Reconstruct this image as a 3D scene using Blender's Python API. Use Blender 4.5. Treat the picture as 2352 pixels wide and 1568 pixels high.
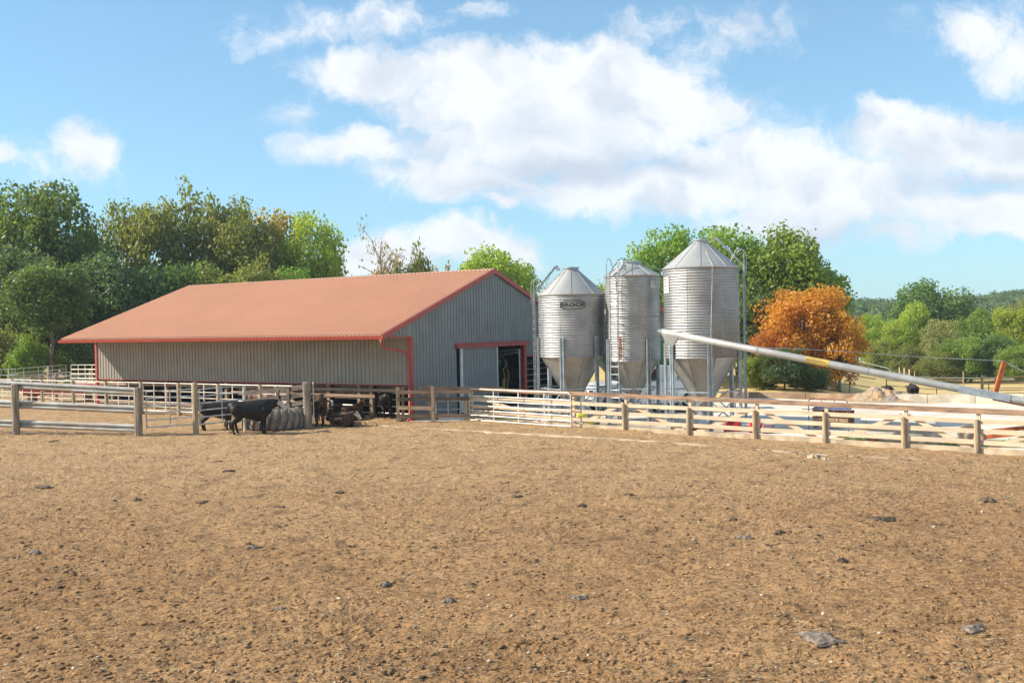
import bpy, bmesh, math, random
import numpy as np
from mathutils import Matrix, Vector
for o in list(bpy.data.objects): bpy.data.objects.remove(o)
scene = bpy.context.scene
COL = scene.collection
# ------------------------------------------------------------ camera
F = 2306.0 / 2352.0          # focal length as a fraction of picture width
CH = 3.94; ROLL = math.radians(-1.07); PITCH = math.atan(36 / 2306.0)
cam = bpy.data.cameras.new('camera'); camo = bpy.data.objects.new('camera', cam); COL.objects.link(camo)
cam.sensor_width = 36; cam.lens = 36 * F; cam.clip_end = 4000; cam.clip_start = 0.1
camo.matrix_world = Matrix.Translation((0, 0, CH)) @ Matrix.Rotation(math.pi / 2 - PITCH, 4, 'X') @ Matrix.Rotation(ROLL, 4, 'Z')
scene.camera = camo
scene.render.resolution_x = 1024; scene.render.resolution_y = 682
scene.view_settings.view_transform = 'Standard'; scene.view_settings.look = 'None'
scene.view_settings.exposure = 0.68; scene.view_settings.gamma = 1
# ------------------------------------------------------------ sun and sky
SUN_EL = math.radians(34); SUN_AZ = (-0.9986, -0.052)
sv = Vector((SUN_AZ[0] * math.cos(SUN_EL), SUN_AZ[1] * math.cos(SUN_EL), math.sin(SUN_EL)))
sun = bpy.data.lights.new('sun', 'SUN'); sun.energy = 4.6; sun.angle = math.radians(0.5); sun.color = (1, 0.91, 0.76)
suno = bpy.data.objects.new('sun', sun); COL.objects.link(suno)
suno.rotation_euler = sv.to_track_quat('Z', 'Y').to_euler(); suno.location = (-40, 0, 40)

def N(nt, t, **kw):
    n = nt.nodes.new(t)
    for k, v in kw.items():
        if k.startswith('i_'):
            key = k[2:]; key = int(key) if key.isdigit() else key.replace('_', ' ')
            n.inputs[key].default_value = v
        else: setattr(n, k, v)
    return n
def mth(nt, op, a, b=None, c=None, clamp=False):
    n = nt.nodes.new('ShaderNodeMath'); n.operation = op; n.use_clamp = clamp
    for i, v in enumerate((a, b, c)):
        if v is None: continue
        if isinstance(v, (int, float)): n.inputs[i].default_value = v
        else: nt.links.new(v, n.inputs[i])
    return n.outputs[0]
def mixc(nt, f, a, b, blend='MIX'):
    n = nt.nodes.new('ShaderNodeMix'); n.data_type = 'RGBA'; n.blend_type = blend
    for s, v in ((n.inputs[0], f), (n.inputs[6], a), (n.inputs[7], b)):
        if isinstance(v, (int, float)): s.default_value = v
        elif isinstance(v, (tuple, list)): s.default_value = (*v[:3], 1)
        else: nt.links.new(v, s)
    return n.outputs[2]
def smooth(nt, fac, p0, p1, o0=0.0, o1=1.0):
    n = nt.nodes.new('ShaderNodeMapRange'); n.interpolation_type = 'SMOOTHSTEP'
    n.inputs[1].default_value = p0; n.inputs[2].default_value = p1; n.inputs[3].default_value = o0; n.inputs[4].default_value = o1
    nt.links.new(fac, n.inputs[0]); return n.outputs[0]

world = bpy.data.worlds.new('World'); scene.world = world; world.use_nodes = True
nt = world.node_tree; nt.nodes.clear()
sky = N(nt, 'ShaderNodeTexSky', sky_type='NISHITA', sun_disc=False, sun_elevation=SUN_EL,
        sun_rotation=math.atan2(SUN_AZ[0], SUN_AZ[1]), altitude=200, air_density=1.0, dust_density=0.6, ozone_density=1.6)
tc = N(nt, 'ShaderNodeTexCoord'); sp = N(nt, 'ShaderNodeSeparateXYZ'); nt.links.new(tc.outputs['Generated'], sp.inputs[0])
ay = mth(nt, 'MAXIMUM', mth(nt, 'ABSOLUTE', sp.outputs[1]), 0.12)
u0 = mth(nt, 'DIVIDE', sp.outputs[0], ay); v0 = mth(nt, 'DIVIDE', sp.outputs[2], ay)
cb = N(nt, 'ShaderNodeCombineXYZ'); nt.links.new(u0, cb.inputs[0]); nt.links.new(v0, cb.inputs[1])
# cumulus heaps: (u, v, half width, half height, weight) measured as tangents of azimuth and elevation
def UV(px, py): return ((px - 1176) / 2306.0, (748 - 0.0187 * (px - 1176) - py) / 2306.0)
wn = N(nt, 'ShaderNodeTexNoise', i_Scale=9.0, i_Detail=7.0, i_Roughness=0.6); nt.links.new(cb.outputs[0], wn.inputs['Vector'])
wv = N(nt, 'ShaderNodeVectorMath', operation='MULTIPLY_ADD'); nt.links.new(wn.outputs['Color'], wv.inputs[0]); wv.inputs[1].default_value = (0.11, 0.085, 0); wv.inputs[2].default_value = (-0.055, -0.0425, 0)
wa = N(nt, 'ShaderNodeVectorMath', operation='ADD'); nt.links.new(cb.outputs[0], wa.inputs[0]); nt.links.new(wv.outputs[0], wa.inputs[1])
def blobs(lst, vec):
    out = None
    for (px, py, w, h, k) in lst:
        u, v = UV(px, py)
        s = N(nt, 'ShaderNodeVectorMath', operation='SUBTRACT'); nt.links.new(vec, s.inputs[0]); s.inputs[1].default_value = (u, v, 0)
        m = N(nt, 'ShaderNodeVectorMath', operation='MULTIPLY'); nt.links.new(s.outputs[0], m.inputs[0]); m.inputs[1].default_value = (2306.0 / w, 2306.0 / h, 0)
        l = N(nt, 'ShaderNodeVectorMath', operation='LENGTH'); nt.links.new(m.outputs[0], l.inputs[0])
        r = mth(nt, 'MULTIPLY_ADD', l.outputs['Value'], -k, k)
        out = r if out is None else mth(nt, 'SMOOTH_MAX', out, r, 0.12)
    return out
CL = [(900, 165, 230, 75, 1), (1160, 215, 330, 130, 1.1), (1420, 175, 240, 110, 1.1), (1300, 320, 420, 130, 1.0), (1560, 250, 230, 90, .9),
      (830, 345, 150, 60, .8), (1050, 410, 260, 70, .9), (1500, 440, 420, 80, .95), (1750, 380, 240, 120, 1), (1950, 440, 330, 110, .95),
      (2150, 330, 300, 90, 1.05), (2330, 370, 200, 120, 1), (2250, 490, 240, 60, .85), (1850, 500, 300, 70, .8), (2060, 265, 110, 35, .8),
      (760, 70, 170, 55, .34), (930, 40, 120, 45, .32), (640, 85, 70, 35, .28), (1490, 75, 90, 60, .26), (1690, 55, 110, 45, .18),
      (2250, 60, 150, 75, .5), (2330, 130, 110, 80, .5), (190, 345, 120, 60, .85), (150, 380, 110, 50, .3), (0, 365, 50, 30, .4),
      (1075, 560, 150, 60, 1), (1180, 590, 90, 45, .9), (850, 590, 110, 55, .85), (950, 590, 120, 50, .9), (1110, 10, 60, 25, .3), (1150, 475, 80, 22, .6), (700, 265, 60, 30, .25), (2300, 530, 120, 35, .7), (2040,540,140,30,.5)]
mask = blobs(CL, wa.outputs[0])
fn = N(nt, 'ShaderNodeTexNoise', i_Scale=20.0, i_Detail=10.0, i_Roughness=0.66); nt.links.new(wa.outputs[0], fn.inputs['Vector'])
dens = mth(nt, 'ADD', mask, mth(nt, 'MULTIPLY_ADD', fn.outputs[0], 1.5, -0.75))
alpha = smooth(nt, dens, -0.12, 0.50)
# high cloud cover out of sight overhead
hi = N(nt, 'ShaderNodeTexNoise', i_Scale=2.2, i_Detail=6.0, i_Roughness=0.55); nt.links.new(tc.outputs['Generated'], hi.inputs['Vector'])
hia = mth(nt, 'MULTIPLY', smooth(nt, hi.outputs[0], 0.5, 0.62), smooth(nt, sp.outputs[2], 0.36, 0.5))
alpha = mth(nt, 'MAXIMUM', mth(nt, 'MULTIPLY', alpha, 0.96), mth(nt, 'MULTIPLY', hia, 0.85))
GR = [(1330, 390, 260, 60, 1), (1530, 385, 200, 40, .8), (2250, 430, 240, 45, .9), (1150, 440, 200, 50, .6), (900, 395, 80, 40, .6), (1900, 540, 300, 45, .6), (1250, 300, 120, 40, .4)]
grey = smooth(nt, mth(nt, 'ADD', blobs(GR, wa.outputs[0]), mth(nt, 'MULTIPLY_ADD', wn.outputs[0], 0.9, -0.5)), -0.35, 0.75)
sn = N(nt, 'ShaderNodeTexNoise', i_Scale=14.0, i_Detail=5.0); nt.links.new(wa.outputs[0], sn.inputs['Vector'])
grey = mth(nt, 'MAXIMUM', grey, smooth(nt, sn.outputs[0], 0.42, 0.68, 0, 0.7))
CLB = 5.3
ccol = mixc(nt, grey, (CLB * .92, CLB * .94, CLB * .97), (CLB * .58, CLB * .66, CLB * .78))
skyc = mixc(nt, 1.0, sky.outputs[0], (0.45, 0.74, 0.88), 'MULTIPLY')
# the air near the horizon is paler
hz = smooth(nt, sp.outputs[2], 0.0, 0.42, 0.42, 0.22)
skyc = mixc(nt, hz, skyc, (2.9, 4.2, 4.85))
fin = mixc(nt, alpha, skyc, ccol)
bg = N(nt, 'ShaderNodeBackground'); bg.inputs[1].default_value = 0.131; nt.links.new(fin, bg.inputs[0])
wo = N(nt, 'ShaderNodeOutputWorld'); nt.links.new(bg.outputs[0], wo.inputs[0])

# ------------------------------------------------------------ measuring helpers (photo pixel -> place in the world)
Mc = np.array((Matrix.Rotation(math.pi / 2 - PITCH, 3, 'X') @ Matrix.Rotation(ROLL, 3, 'Z')))
EYE = np.array([0, 0, CH])
def ray(px, py): return Mc @ np.array([(px - 1176) / 2306.0, -(py - 784) / 2306.0, -1.0])
def G(px, py, z=0.0):
    d = ray(px, py); return EYE + d * ((z - CH) / d[2])
def AT(px, py, y):
    d = ray(px, py); return EYE + d * (y / d[1])
def PLN(px, py, P, n):
    d = ray(px, py); return EYE + d * (np.dot(P - EYE, n) / np.dot(d, n))
def ss(t): t = min(1, max(0, t)); return t * t * (3 - 2 * t)
def terrain(x, y):
    if y <= 46: return 0.0
    k = ss((x / y - 0.27) / 0.14)
    z = (-0.075 * (min(y, 76) - 46) - 0.012 * (min(max(y, 76), 130) - 76)) * k
    if y > 160: z += 9 * ss((y - 160) / 300.0) * (0.8 + 0.45 * ss((x / y - 0.38) / 0.14)) 
    return z
# ------------------------------------------------------------ mesh helpers
ORG = {}
def V(*a): return np.array(a, float)
def norm(v): v = np.asarray(v, float); return v / (np.linalg.norm(v) + 1e-12)
class MB:
    def __init__(s): s.v = []; s.f = []
    def add(s, vs, fs):
        o = len(s.v); s.v.extend([tuple(map(float, p)) for p in vs]); s.f.extend([tuple(o + i for i in f) for f in fs]); return s
    def hexa(s, p):   # 8 points, bottom ring 0-3, top ring 4-7
        return s.add(p, [(3, 2, 1, 0), (4, 5, 6, 7), (0, 1, 5, 4), (1, 2, 6, 5), (2, 3, 7, 6), (3, 0, 4, 7)])
    def box(s, c, d, ax=None):
        c = np.asarray(c, float); d = np.asarray(d, float) / 2
        A = np.eye(3) if ax is None else np.array([norm(a) for a in ax])
        P = [c + A[0] * d[0] * i + A[1] * d[1] * j + A[2] * d[2] * k for k in (-1, 1) for i, j in ((-1, -1), (1, -1), (1, 1), (-1, 1))]
        return s.hexa(P)
    def beam(s, a, b, w, h, up=(0, 0, 1)):   # bar of section w (sideways) x h (along up)
        a = np.asarray(a, float); b = np.asarray(b, float); d = norm(b - a); up = np.asarray(up, float)
        sd = norm(np.cross(d, up)); u = norm(np.cross(sd, d))
        P = []
        for q in (a, b): P += [q - sd * w / 2 - u * h / 2, q + sd * w / 2 - u * h / 2, q + sd * w / 2 + u * h / 2, q - sd * w / 2 + u * h / 2]
        return s.hexa(P)
    def tube(s, pts, r, n=8, caps=True):
        pts = [np.asarray(p, float) for p in pts]; rr = r if hasattr(r, '__len__') else [r] * len(pts)
        up = None; rings = []
        for i, p in enumerate(pts):
            if i == 0: d = pts[1] - p
            elif i == len(pts) - 1: d = p - pts[i - 1]
            else: d = norm(pts[i + 1] - p) + norm(p - pts[i - 1])
            d = norm(d)
            if up is None: up = V(0, 0, 1) if abs(d[2]) < 0.9 else V(1, 0, 0)
            a = norm(np.cross(d, up)); b = norm(np.cross(a, d)); up = b
            rings.append([p + rr[i] * (a * math.cos(2 * math.pi * k / n) + b * math.sin(2 * math.pi * k / n)) for k in range(n)])
        vs = [q for R in rings for q in R]; fs = []
        for i in range(len(pts) - 1):
            for k in range(n):
                k2 = (k + 1) % n; fs.append((i * n + k, i * n + k2, (i + 1) * n + k2, (i + 1) * n + k))
        if caps: fs.append(tuple(range(n))[::-1]); fs.append(tuple((len(pts) - 1) * n + k for k in range(n)))
        return s.add(vs, fs)
    def lathe(s, prof, n=48, c=(0, 0, 0), a0=0.0, close=False):
        vs = []; fs = []
        for (r, z) in prof:
            for k in range(n):
                a = a0 + 2 * math.pi * k / n; vs.append((c[0] + r * math.cos(a), c[1] + r * math.sin(a), c[2] + z))
        m = len(prof)
        for i in range(m - 1):
            for k in range(n):
                k2 = (k + 1) % n; fs.append((i * n + k, i * n + k2, (i + 1) * n + k2, (i + 1) * n + k))
        if close: fs.append(tuple(range(n))[::-1]); fs.append(tuple((m - 1) * n + k for k in range(n)))
        return s.add(vs, fs)
    def prism(s, poly, a, b):  # poly: list of 3D points, extruded by vector b-a
        d = np.asarray(b, float) - np.asarray(a, float); n = len(poly); P = [np.asarray(p, float) for p in poly]
        s.add(P + [p + d for p in P], [tuple(range(n))[::-1], tuple(range(n, 2 * n))] + [(i, (i + 1) % n, n + (i + 1) % n, n + i) for i in range(n)]); return s
    def build(s, name, m, parent=None, smooth=False, local=False):
        me = bpy.data.meshes.new(name)
        v = np.array(s.v, float).reshape(-1, 3)
        if parent is not None and not local: v = v - ORG[parent.name]
        me.from_pydata(v.tolist(), [], s.f)
        bm = bmesh.new(); bm.from_mesh(me); bmesh.ops.recalc_face_normals(bm, faces=bm.faces); bm.to_mesh(me); bm.free()
        me.materials.append(m)
        if smooth: me.polygons.foreach_set('use_smooth', [True] * len(me.polygons))
        o = bpy.data.objects.new(name, me); COL.objects.link(o)
        if parent is not None: o.parent = parent; ORG[o.name] = ORG[parent.name]
        else: ORG[o.name] = V(0, 0, 0)
        return o
def np_mesh(name, v, f, m, parent=None, smooth=False, k=4):
    me = bpy.data.meshes.new(name); v = np.asarray(v, np.float32); f = np.asarray(f, np.int32)
    me.vertices.add(len(v)); me.vertices.foreach_set('co', v.ravel())
    me.loops.add(f.size); me.loops.foreach_set('vertex_index', f.ravel())
    me.polygons.add(len(f)); me.polygons.foreach_set('loop_start', np.arange(0, f.size, k, dtype=np.int32))
    me.polygons.foreach_set('loop_total', np.full(len(f), k, np.int32))
    if smooth: me.polygons.foreach_set('use_smooth', np.ones(len(f), bool))
    me.update(calc_edges=True); me.materials.append(m)
    o = bpy.data.objects.new(name, me); COL.objects.link(o)
    if parent is not None: o.parent = parent
    ORG[o.name] = V(0, 0, 0)
    return o
def tag(o, label=None, cat=None, group=None, kind=None):
    if label: o['label'] = label
    if cat: o['category'] = cat
    if group: o['group'] = group
    if kind: o['kind'] = kind
    return o
def thing(name, label, cat, loc=(0, 0, 0), group=None, rz=0.0):
    o = bpy.data.objects.new(name, None); COL.objects.link(o); o.location = loc; o.rotation_euler = (0, 0, rz); o.empty_display_size = 0.2
    ORG[o.name] = np.array(loc, float); tag(o, label, cat, group); return o
def copy_tree(o, parent=None):
    c = o.copy(); COL.objects.link(c); c.parent = parent
    for ch in list(o.children): copy_tree(ch, c)
    return c
# ------------------------------------------------------------ materials
def mat(name, col, rough=0.7, metal=0.0, var=0.12, vs=3.0, bump=0.0, bs=40.0, col2=None, stretch=(1, 1, 1), spec=0.5, thr=(0.35, 0.65), coat=0.0, extra=None):
    m = bpy.data.materials.new(name); m.use_nodes = True; nt = m.node_tree; nt.nodes.clear()
    p = N(nt, 'ShaderNodeBsdfPrincipled'); out = N(nt, 'ShaderNodeOutputMaterial'); nt.links.new(p.outputs[0], out.inputs[0])
    p.inputs['Roughness'].default_value = rough; p.inputs['Metallic'].default_value = metal; p.inputs['Specular IOR Level'].default_value = spec
    if coat: p.inputs['Coat Weight'].default_value = coat
    g = N(nt, 'ShaderNodeNewGeometry'); mp = N(nt, 'ShaderNodeMapping'); mp.inputs['Scale'].default_value = stretch
    nt.links.new(g.outputs['Position'], mp.inputs[0])
    n1 = N(nt, 'ShaderNodeTexNoise', i_Scale=vs, i_Detail=6.0, i_Roughness=0.6); nt.links.new(mp.outputs[0], n1.inputs['Vector'])
    c2 = col2 if col2 else tuple(max(0, c * (1 - var * 2.2)) for c in col)
    c1 = col if col2 else tuple(min(1, c * (1 + var)) for c in col)
    f = smooth(nt, n1.outputs[0], thr[0], thr[1]); c = mixc(nt, f, c1, c2)
    n2 = N(nt, 'ShaderNodeTexNoise', i_Scale=vs * 9, i_Detail=4.0); nt.links.new(mp.outputs[0], n2.inputs['Vector'])
    c = mixc(nt, smooth(nt, n2.outputs[0], 0.3, 0.75, 0.0, min(1, var * 1.6)), c, tuple(x * 0.55 for x in col))
    if extra: c = extra(nt, g, c, p)
    nt.links.new(c, p.inputs['Base Color'])
    if bump:
        n3 = N(nt, 'ShaderNodeTexNoise', i_Scale=bs, i_Detail=5.0); nt.links.new(mp.outputs[0], n3.inputs['Vector'])
        b = N(nt, 'ShaderNodeBump', i_Strength=min(1, bump), i_Distance=0.02); nt.links.new(n3.outputs[0], b.inputs['Height']); nt.links.new(b.outputs[0], p.inputs['Normal'])
    return m
M = {}
M['roof'] = mat('red_roof_paint', (0.76, 0.455, 0.295), 0.55, var=0.015, vs=0.4, spec=0.6)
M['trim'] = mat('red_trim_paint', (0.42, 0.065, 0.045), 0.4, var=0.06)
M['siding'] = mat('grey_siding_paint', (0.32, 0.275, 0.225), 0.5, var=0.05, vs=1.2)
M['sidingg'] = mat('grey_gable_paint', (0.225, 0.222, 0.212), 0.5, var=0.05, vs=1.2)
M['white'] = mat('white_trim', (0.72, 0.72, 0.70), 0.5, var=0.06)
def streaks(nt, g, c, p):
    mp = N(nt, 'ShaderNodeMapping'); mp.inputs['Scale'].default_value = (5, 5, 0.35); nt.links.new(g.outputs['Position'], mp.inputs[0])
    n = N(nt, 'ShaderNodeTexNoise', i_Scale=1.0, i_Detail=5.0, i_Roughness=0.7); nt.links.new(mp.outputs[0], n.inputs['Vector'])
    f = smooth(nt, n.outputs[0], 0.52, 0.75, 0, 0.55)
    nt.links.new(smooth(nt, n.outputs[0], 0.3, 0.7, 0.33, 0.6), p.inputs['Roughness'])
    return mixc(nt, f, c, (0.36, 0.31, 0.26))
M['galv'] = mat('galvanised_corrugated', (0.42, 0.42, 0.41), 0.45, 0.6, var=0.08, vs=1.5, extra=streaks)
M['galvcone'] = mat('galvanised_plain', (0.52, 0.51, 0.49), 0.45, 0.7, var=0.08, vs=1.2, extra=streaks)
M['galvroof'] = mat('galvanised_roof', (0.46, 0.45, 0.43), 0.55, 0.5, var=0.06, vs=1.2)
M['galvleg'] = mat('galvanised_leg', (0.42, 0.46, 0.49), 0.5, 0.6, var=0.1, vs=3)
M['ladder'] = mat('ladder_steel', (0.36, 0.37, 0.38), 0.5, 0.6, var=0.1, vs=5)
M['pipe'] = mat('pale_pipe_steel', (0.72, 0.66, 0.56), 0.5, 0.25, var=0.12, vs=4)
M['pipeblue'] = mat('gate_pipe_steel', (0.60, 0.60, 0.58), 0.45, 0.5, var=0.15, vs=4)
M['auger'] = mat('auger_tube_steel', (0.43, 0.425, 0.405), 0.55, 0.3, var=0.08, vs=1.5)
M['dark_in'] = mat('painted_interior_shade', (0.05, 0.045, 0.04), 0.9, var=0.2)  # near black puts the shade of the unlit interiors into the colour
M['rust'] = mat('orange_rust_paint', (0.50, 0.13, 0.035), 0.7, var=0.2, vs=5, bump=0.3)
M['rustpipe'] = mat('rusty_pipe', (0.23, 0.12, 0.075), 0.8, var=0.2, vs=6)
WH = (1.0, 1.0, 7); WV = (12, 12, 1.0)
M['lumber'] = mat('pale_lumber', (0.66, 0.50, 0.345), 0.85, var=0.09, vs=1.2, bump=0.15, bs=14, stretch=WH)
M['lumberpost'] = mat('treated_round_post', (0.47, 0.35, 0.22), 0.85, var=0.2, vs=1.2, bump=0.5, bs=12, stretch=WV)
M['toprail'] = mat('brown_top_rail', (0.36, 0.225, 0.145), 0.85, var=0.22, vs=1.3, bump=0.4, bs=20, stretch=WH)
M['greywood'] = mat('weathered_grey_wood', (0.36, 0.28, 0.205), 0.9, var=0.25, vs=1.0, bump=0.8, bs=10, stretch=WV)
M['greyboard'] = mat('weathered_grey_board', (0.135, 0.10, 0.078), 0.9, var=0.25, vs=1.0, bump=0.6, bs=10, stretch=WH)
M['brownboard'] = mat('brown_barn_board', (0.33, 0.22, 0.14), 0.85, var=0.15, vs=1.2, stretch=WH)
def wbeam(nt, g, c, p):
    n = N(nt, 'ShaderNodeTexNoise', i_Scale=1.3, i_Detail=4.0); mp = N(nt, 'ShaderNodeMapping'); mp.inputs['Scale'].default_value = (.8, .8, 6)
    nt.links.new(g.outputs['Position'], mp.inputs[0]); nt.links.new(mp.outputs[0], n.inputs['Vector'])
    return mixc(nt, smooth(nt, n.outputs[0], 0.45, 0.62, 0, 0.9), c, (0.30, 0.235, 0.17))
M['guard'] = mat('galvanised_guardrail', (0.40, 0.39, 0.37), 0.6, 0.3, var=0.1, vs=2, extra=wbeam)
M['rubber'] = mat('dusty_tyre_rubber', (0.19, 0.16, 0.135), 0.9, var=0.2, vs=4, col2=(0.32, 0.255, 0.19), bump=0.3)
M['blackrub'] = mat('black_rubber', (0.03, 0.03, 0.03), 0.8, var=0.1)
M['hide'] = mat('black_hide', (0.014, 0.012, 0.012), 0.5, var=0.2, vs=7, col2=(0.05, 0.034, 0.024), bump=0.35, bs=90, thr=(0.45, 0.8), spec=.22)
M['hidebrown'] = mat('brown_black_hide', (0.125, 0.066, 0.04), 0.6, var=0.2, vs=7, col2=(0.022, 0.016, 0.013), bump=0.35, bs=90, spec=.22)
M['hidered'] = mat('red_brown_hide', (0.16, 0.06, 0.03), 0.6, var=0.2, vs=5, bump=0.3, bs=90)
M['hidewhite'] = mat('white_face_hair', (0.62, 0.56, 0.47), 0.8, var=0.15, vs=12)
M['nose'] = mat('dark_muzzle', (0.05, 0.04, 0.04), 0.4)
M['tagy'] = mat('yellow_ear_tag', (0.75, 0.45, 0.03), 0.5)
M['yellow'] = mat('yellow_paint', (0.56, 0.38, 0.09), 0.45, var=0.1)
M['green'] = mat('green_paint', (0.02, 0.17, 0.055), 0.4, var=0.1)
M['red'] = mat('red_plastic', (0.50, 0.03, 0.025), 0.5, var=0.1)
M['carwhite'] = mat('white_car_paint', (0.75, 0.76, 0.78), 0.25, var=0.02, coat=0.5)
M['glass'] = mat('dark_window_glass', (0.02, 0.025, 0.03), 0.08, var=0.02)
M['chrome'] = mat('wheel_rim_steel', (0.5, 0.5, 0.5), 0.3, 0.8)
M['black'] = mat('black_paint', (0.015, 0.015, 0.015), 0.5)
M['ink'] = mat('black_logo_ink', (0.012, 0.012, 0.012), 0.6, var=0.02)
M['fade'] = mat('faded_decal', (0.62, 0.60, 0.56), 0.7, var=0.1)
M['blue'] = mat('blue_paint', (0.10, 0.14, 0.30), 0.5, var=0.1)
M['teal'] = mat('teal_lettering', (0.25, 0.55, 0.5), 0.5)
M['tank'] = mat('grey_tank_paint', (0.58, 0.56, 0.51), 0.55, var=0.1, vs=2)
M['hay'] = mat('hay', (0.42, 0.31, 0.13), 0.95, var=0.3, vs=10, bump=1, bs=30)
M['conc'] = mat('concrete', (0.55, 0.48, 0.38), 0.9, var=0.12, vs=1.5, bump=0.3, bs=20)
M['concbrown'] = mat('stained_concrete', (0.42, 0.28, 0.18), 0.9, var=0.2, vs=0.8, bump=0.3, bs=20)
M['kerb'] = mat('dusty_kerb_concrete', (0.56, 0.43, 0.29), 0.95, var=0.15, vs=1.8, bump=0.4, bs=20)
M['bark'] = mat('grey_bark', (0.20, 0.165, 0.13), 0.95, var=0.3, vs=2, bump=0.8, bs=8, stretch=(3, 3, .6))
M['barkpale'] = mat('pale_bark', (0.34, 0.29, 0.24), 0.95, var=0.2, vs=2, bump=0.8, bs=8, stretch=(3, 3, .6))
M['gravelpile'] = mat('gravel_pile', (0.46, 0.29, 0.15), 0.95, var=0.2, vs=1.2, bump=1, bs=9, col2=(0.34, 0.28, 0.22))
# ------------------------------------------------------------ ground
rng = np.random.default_rng(7)
_T = np.random.default_rng(3).random((256, 256)).astype(np.float32)
def vn(x, y):
    xi = np.floor(x).astype(int); yi = np.floor(y).astype(int); fx = x - xi; fy = y - yi
    fx = fx * fx * (3 - 2 * fx); fy = fy * fy * (3 - 2 * fy); xi &= 255; yi &= 255; x1 = (xi + 1) & 255; y1 = (yi + 1) & 255
    return (_T[xi, yi] * (1 - fx) + _T[x1, yi] * fx) * (1 - fy) + (_T[xi, y1] * (1 - fx) + _T[x1, y1] * fx) * fy
def lot_h(x, y):
    h = 0.07 * (vn(x * .35 + 5, y * .35) - .5) + 0.05 * (vn(x * 1.1 + 40, y * 1.1 + 9) - .5)
    m = np.clip((vn(x * .37 + 91, y * .37 + 17) * .6 + vn(x * 1.3 + 31, y * 1.3 + 57) * .4 - .42) * 2.6, 0, 1)
    amp, fr, an = .040, 3.6, .5
    for k in range(7):
        c, s = math.cos(an), math.sin(an); n = vn((x * c - y * s) * fr + 13 * k, (x * s + y * c) * fr + 29 * k) - .5
        if k >= 2: n = n + .45 * np.abs(n)
        h = h + amp * n * (1 if k < 2 else (.55 + .75 * m)); amp *= .70; fr *= 1.87; an += 1.1
    return h - 0.01
C0 = G(945, 966); dL = ray(-2450, 815); BL = norm([dL[0], dL[1], 0]); BK = V(-BL[1], BL[0], 0)
if BK[1] < 0: BK = -BK
Z = V(0, 0, 1)
FP = [G(915, 970.5), G(995, 971.5), G(1080, 967), G(1313, 982), G(1443, 988), G(1586, 998), G(1742, 1007), G(1897, 1018), G(2078, 1030), G(2243, 1041)]
# straighten the long run of the fence into one line
fa, fb = V(-1.8, 41.75, 0), V(13.42, 28.95, 0); fdir = norm(fb - fa); fn_ = V(fdir[1], -fdir[0], 0)
if fn_[1] > 0: fn_ = -fn_
FP[2:] = [fa + fdir * np.dot(p - fa, fdir) for p in FP[2:]]
for k in range(1, 5): FP.append(FP[9] + fdir * 2.45 * k)

def dirt_mat():
    m = bpy.data.materials.new('trampled_dirt'); m.use_nodes = True; nt = m.node_tree; nt.nodes.clear()
    p = N(nt, 'ShaderNodeBsdfPrincipled'); out = N(nt, 'ShaderNodeOutputMaterial'); nt.links.new(p.outputs[0], out.inputs[0])
    p.inputs['Roughness'].default_value = 0.95; p.inputs['Specular IOR Level'].default_value = 0.15
    g = N(nt, 'ShaderNodeNewGeometry'); P = g.outputs['Position']
    def nz(s, d=6, r=0.62, off=0):
        n = N(nt, 'ShaderNodeTexNoise', i_Scale=s, i_Detail=d, i_Roughness=r)
        if off:
            mp = N(nt, 'ShaderNodeMapping'); mp.inputs['Location'].default_value = (off, off * 2, 0); nt.links.new(P, mp.inputs[0]); nt.links.new(mp.outputs[0], n.inputs['Vector'])
        else: nt.links.new(P, n.inputs['Vector'])
        return n.outputs[0]
    c = mixc(nt, smooth(nt, nz(0.16, 4), 0.38, 0.64), (0.86, 0.50, 0.235), (0.70, 0.385, 0.17))
    # the far end is drier and paler
    s = N(nt, 'ShaderNodeSeparateXYZ'); nt.links.new(P, s.inputs[0])
    dry = smooth(nt, mth(nt, 'ADD', s.outputs[1], mth(nt, 'MULTIPLY', nz(0.3, 4, off=9), 14.0)), 18, 42, 0, 0.8)
    c = mixc(nt, dry, c, (0.92, 0.61, 0.325))
    c = mixc(nt, smooth(nt, nz(1.1, 7, .7, 3), 0.48, 0.72, 0, .7), c, (0.27, 0.16, 0.085))
    c = mixc(nt, smooth(nt, nz(7, 6, .75, 5), 0.48, 0.60, 0, .5), c, (0.17, 0.10, 0.06))
    c = mixc(nt, smooth(nt, nz(17, 6, .8, 15), 0.50, 0.59, 0, .64), c, (0.15, 0.085, 0.045))
    c = mixc(nt, smooth(nt, nz(22, 4, .75, 25), 0.57, 0.68, 0, .6), c, (0.72, 0.54, 0.33))
    c = mixc(nt, smooth(nt, nz(42, 4, .8, 61), 0.52, 0.62, 0, .45), c, (0.20, 0.115, 0.06))
    c = mixc(nt, smooth(nt, nz(0.9, 5, .7, 44), 0.66, 0.74, 0, .6), c, (0.21, 0.19, 0.18))
    nt.links.new(c, p.inputs['Base Color'])
    b = N(nt, 'ShaderNodeBump', i_Strength=1.0, i_Distance=0.12); nt.links.new(nz(16, 8, .75, 2), b.inputs['Height'])
    b2 = N(nt, 'ShaderNodeBump', i_Strength=1.0, i_Distance=0.05); nt.links.new(nz(60, 5, .7, 8), b2.inputs['Height']); nt.links.new(b.outputs[0], b2.inputs['Normal'])
    nt.links.new(b2.outputs[0], p.inputs['Normal']); return m
M['dirt'] = dirt_mat()
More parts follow.
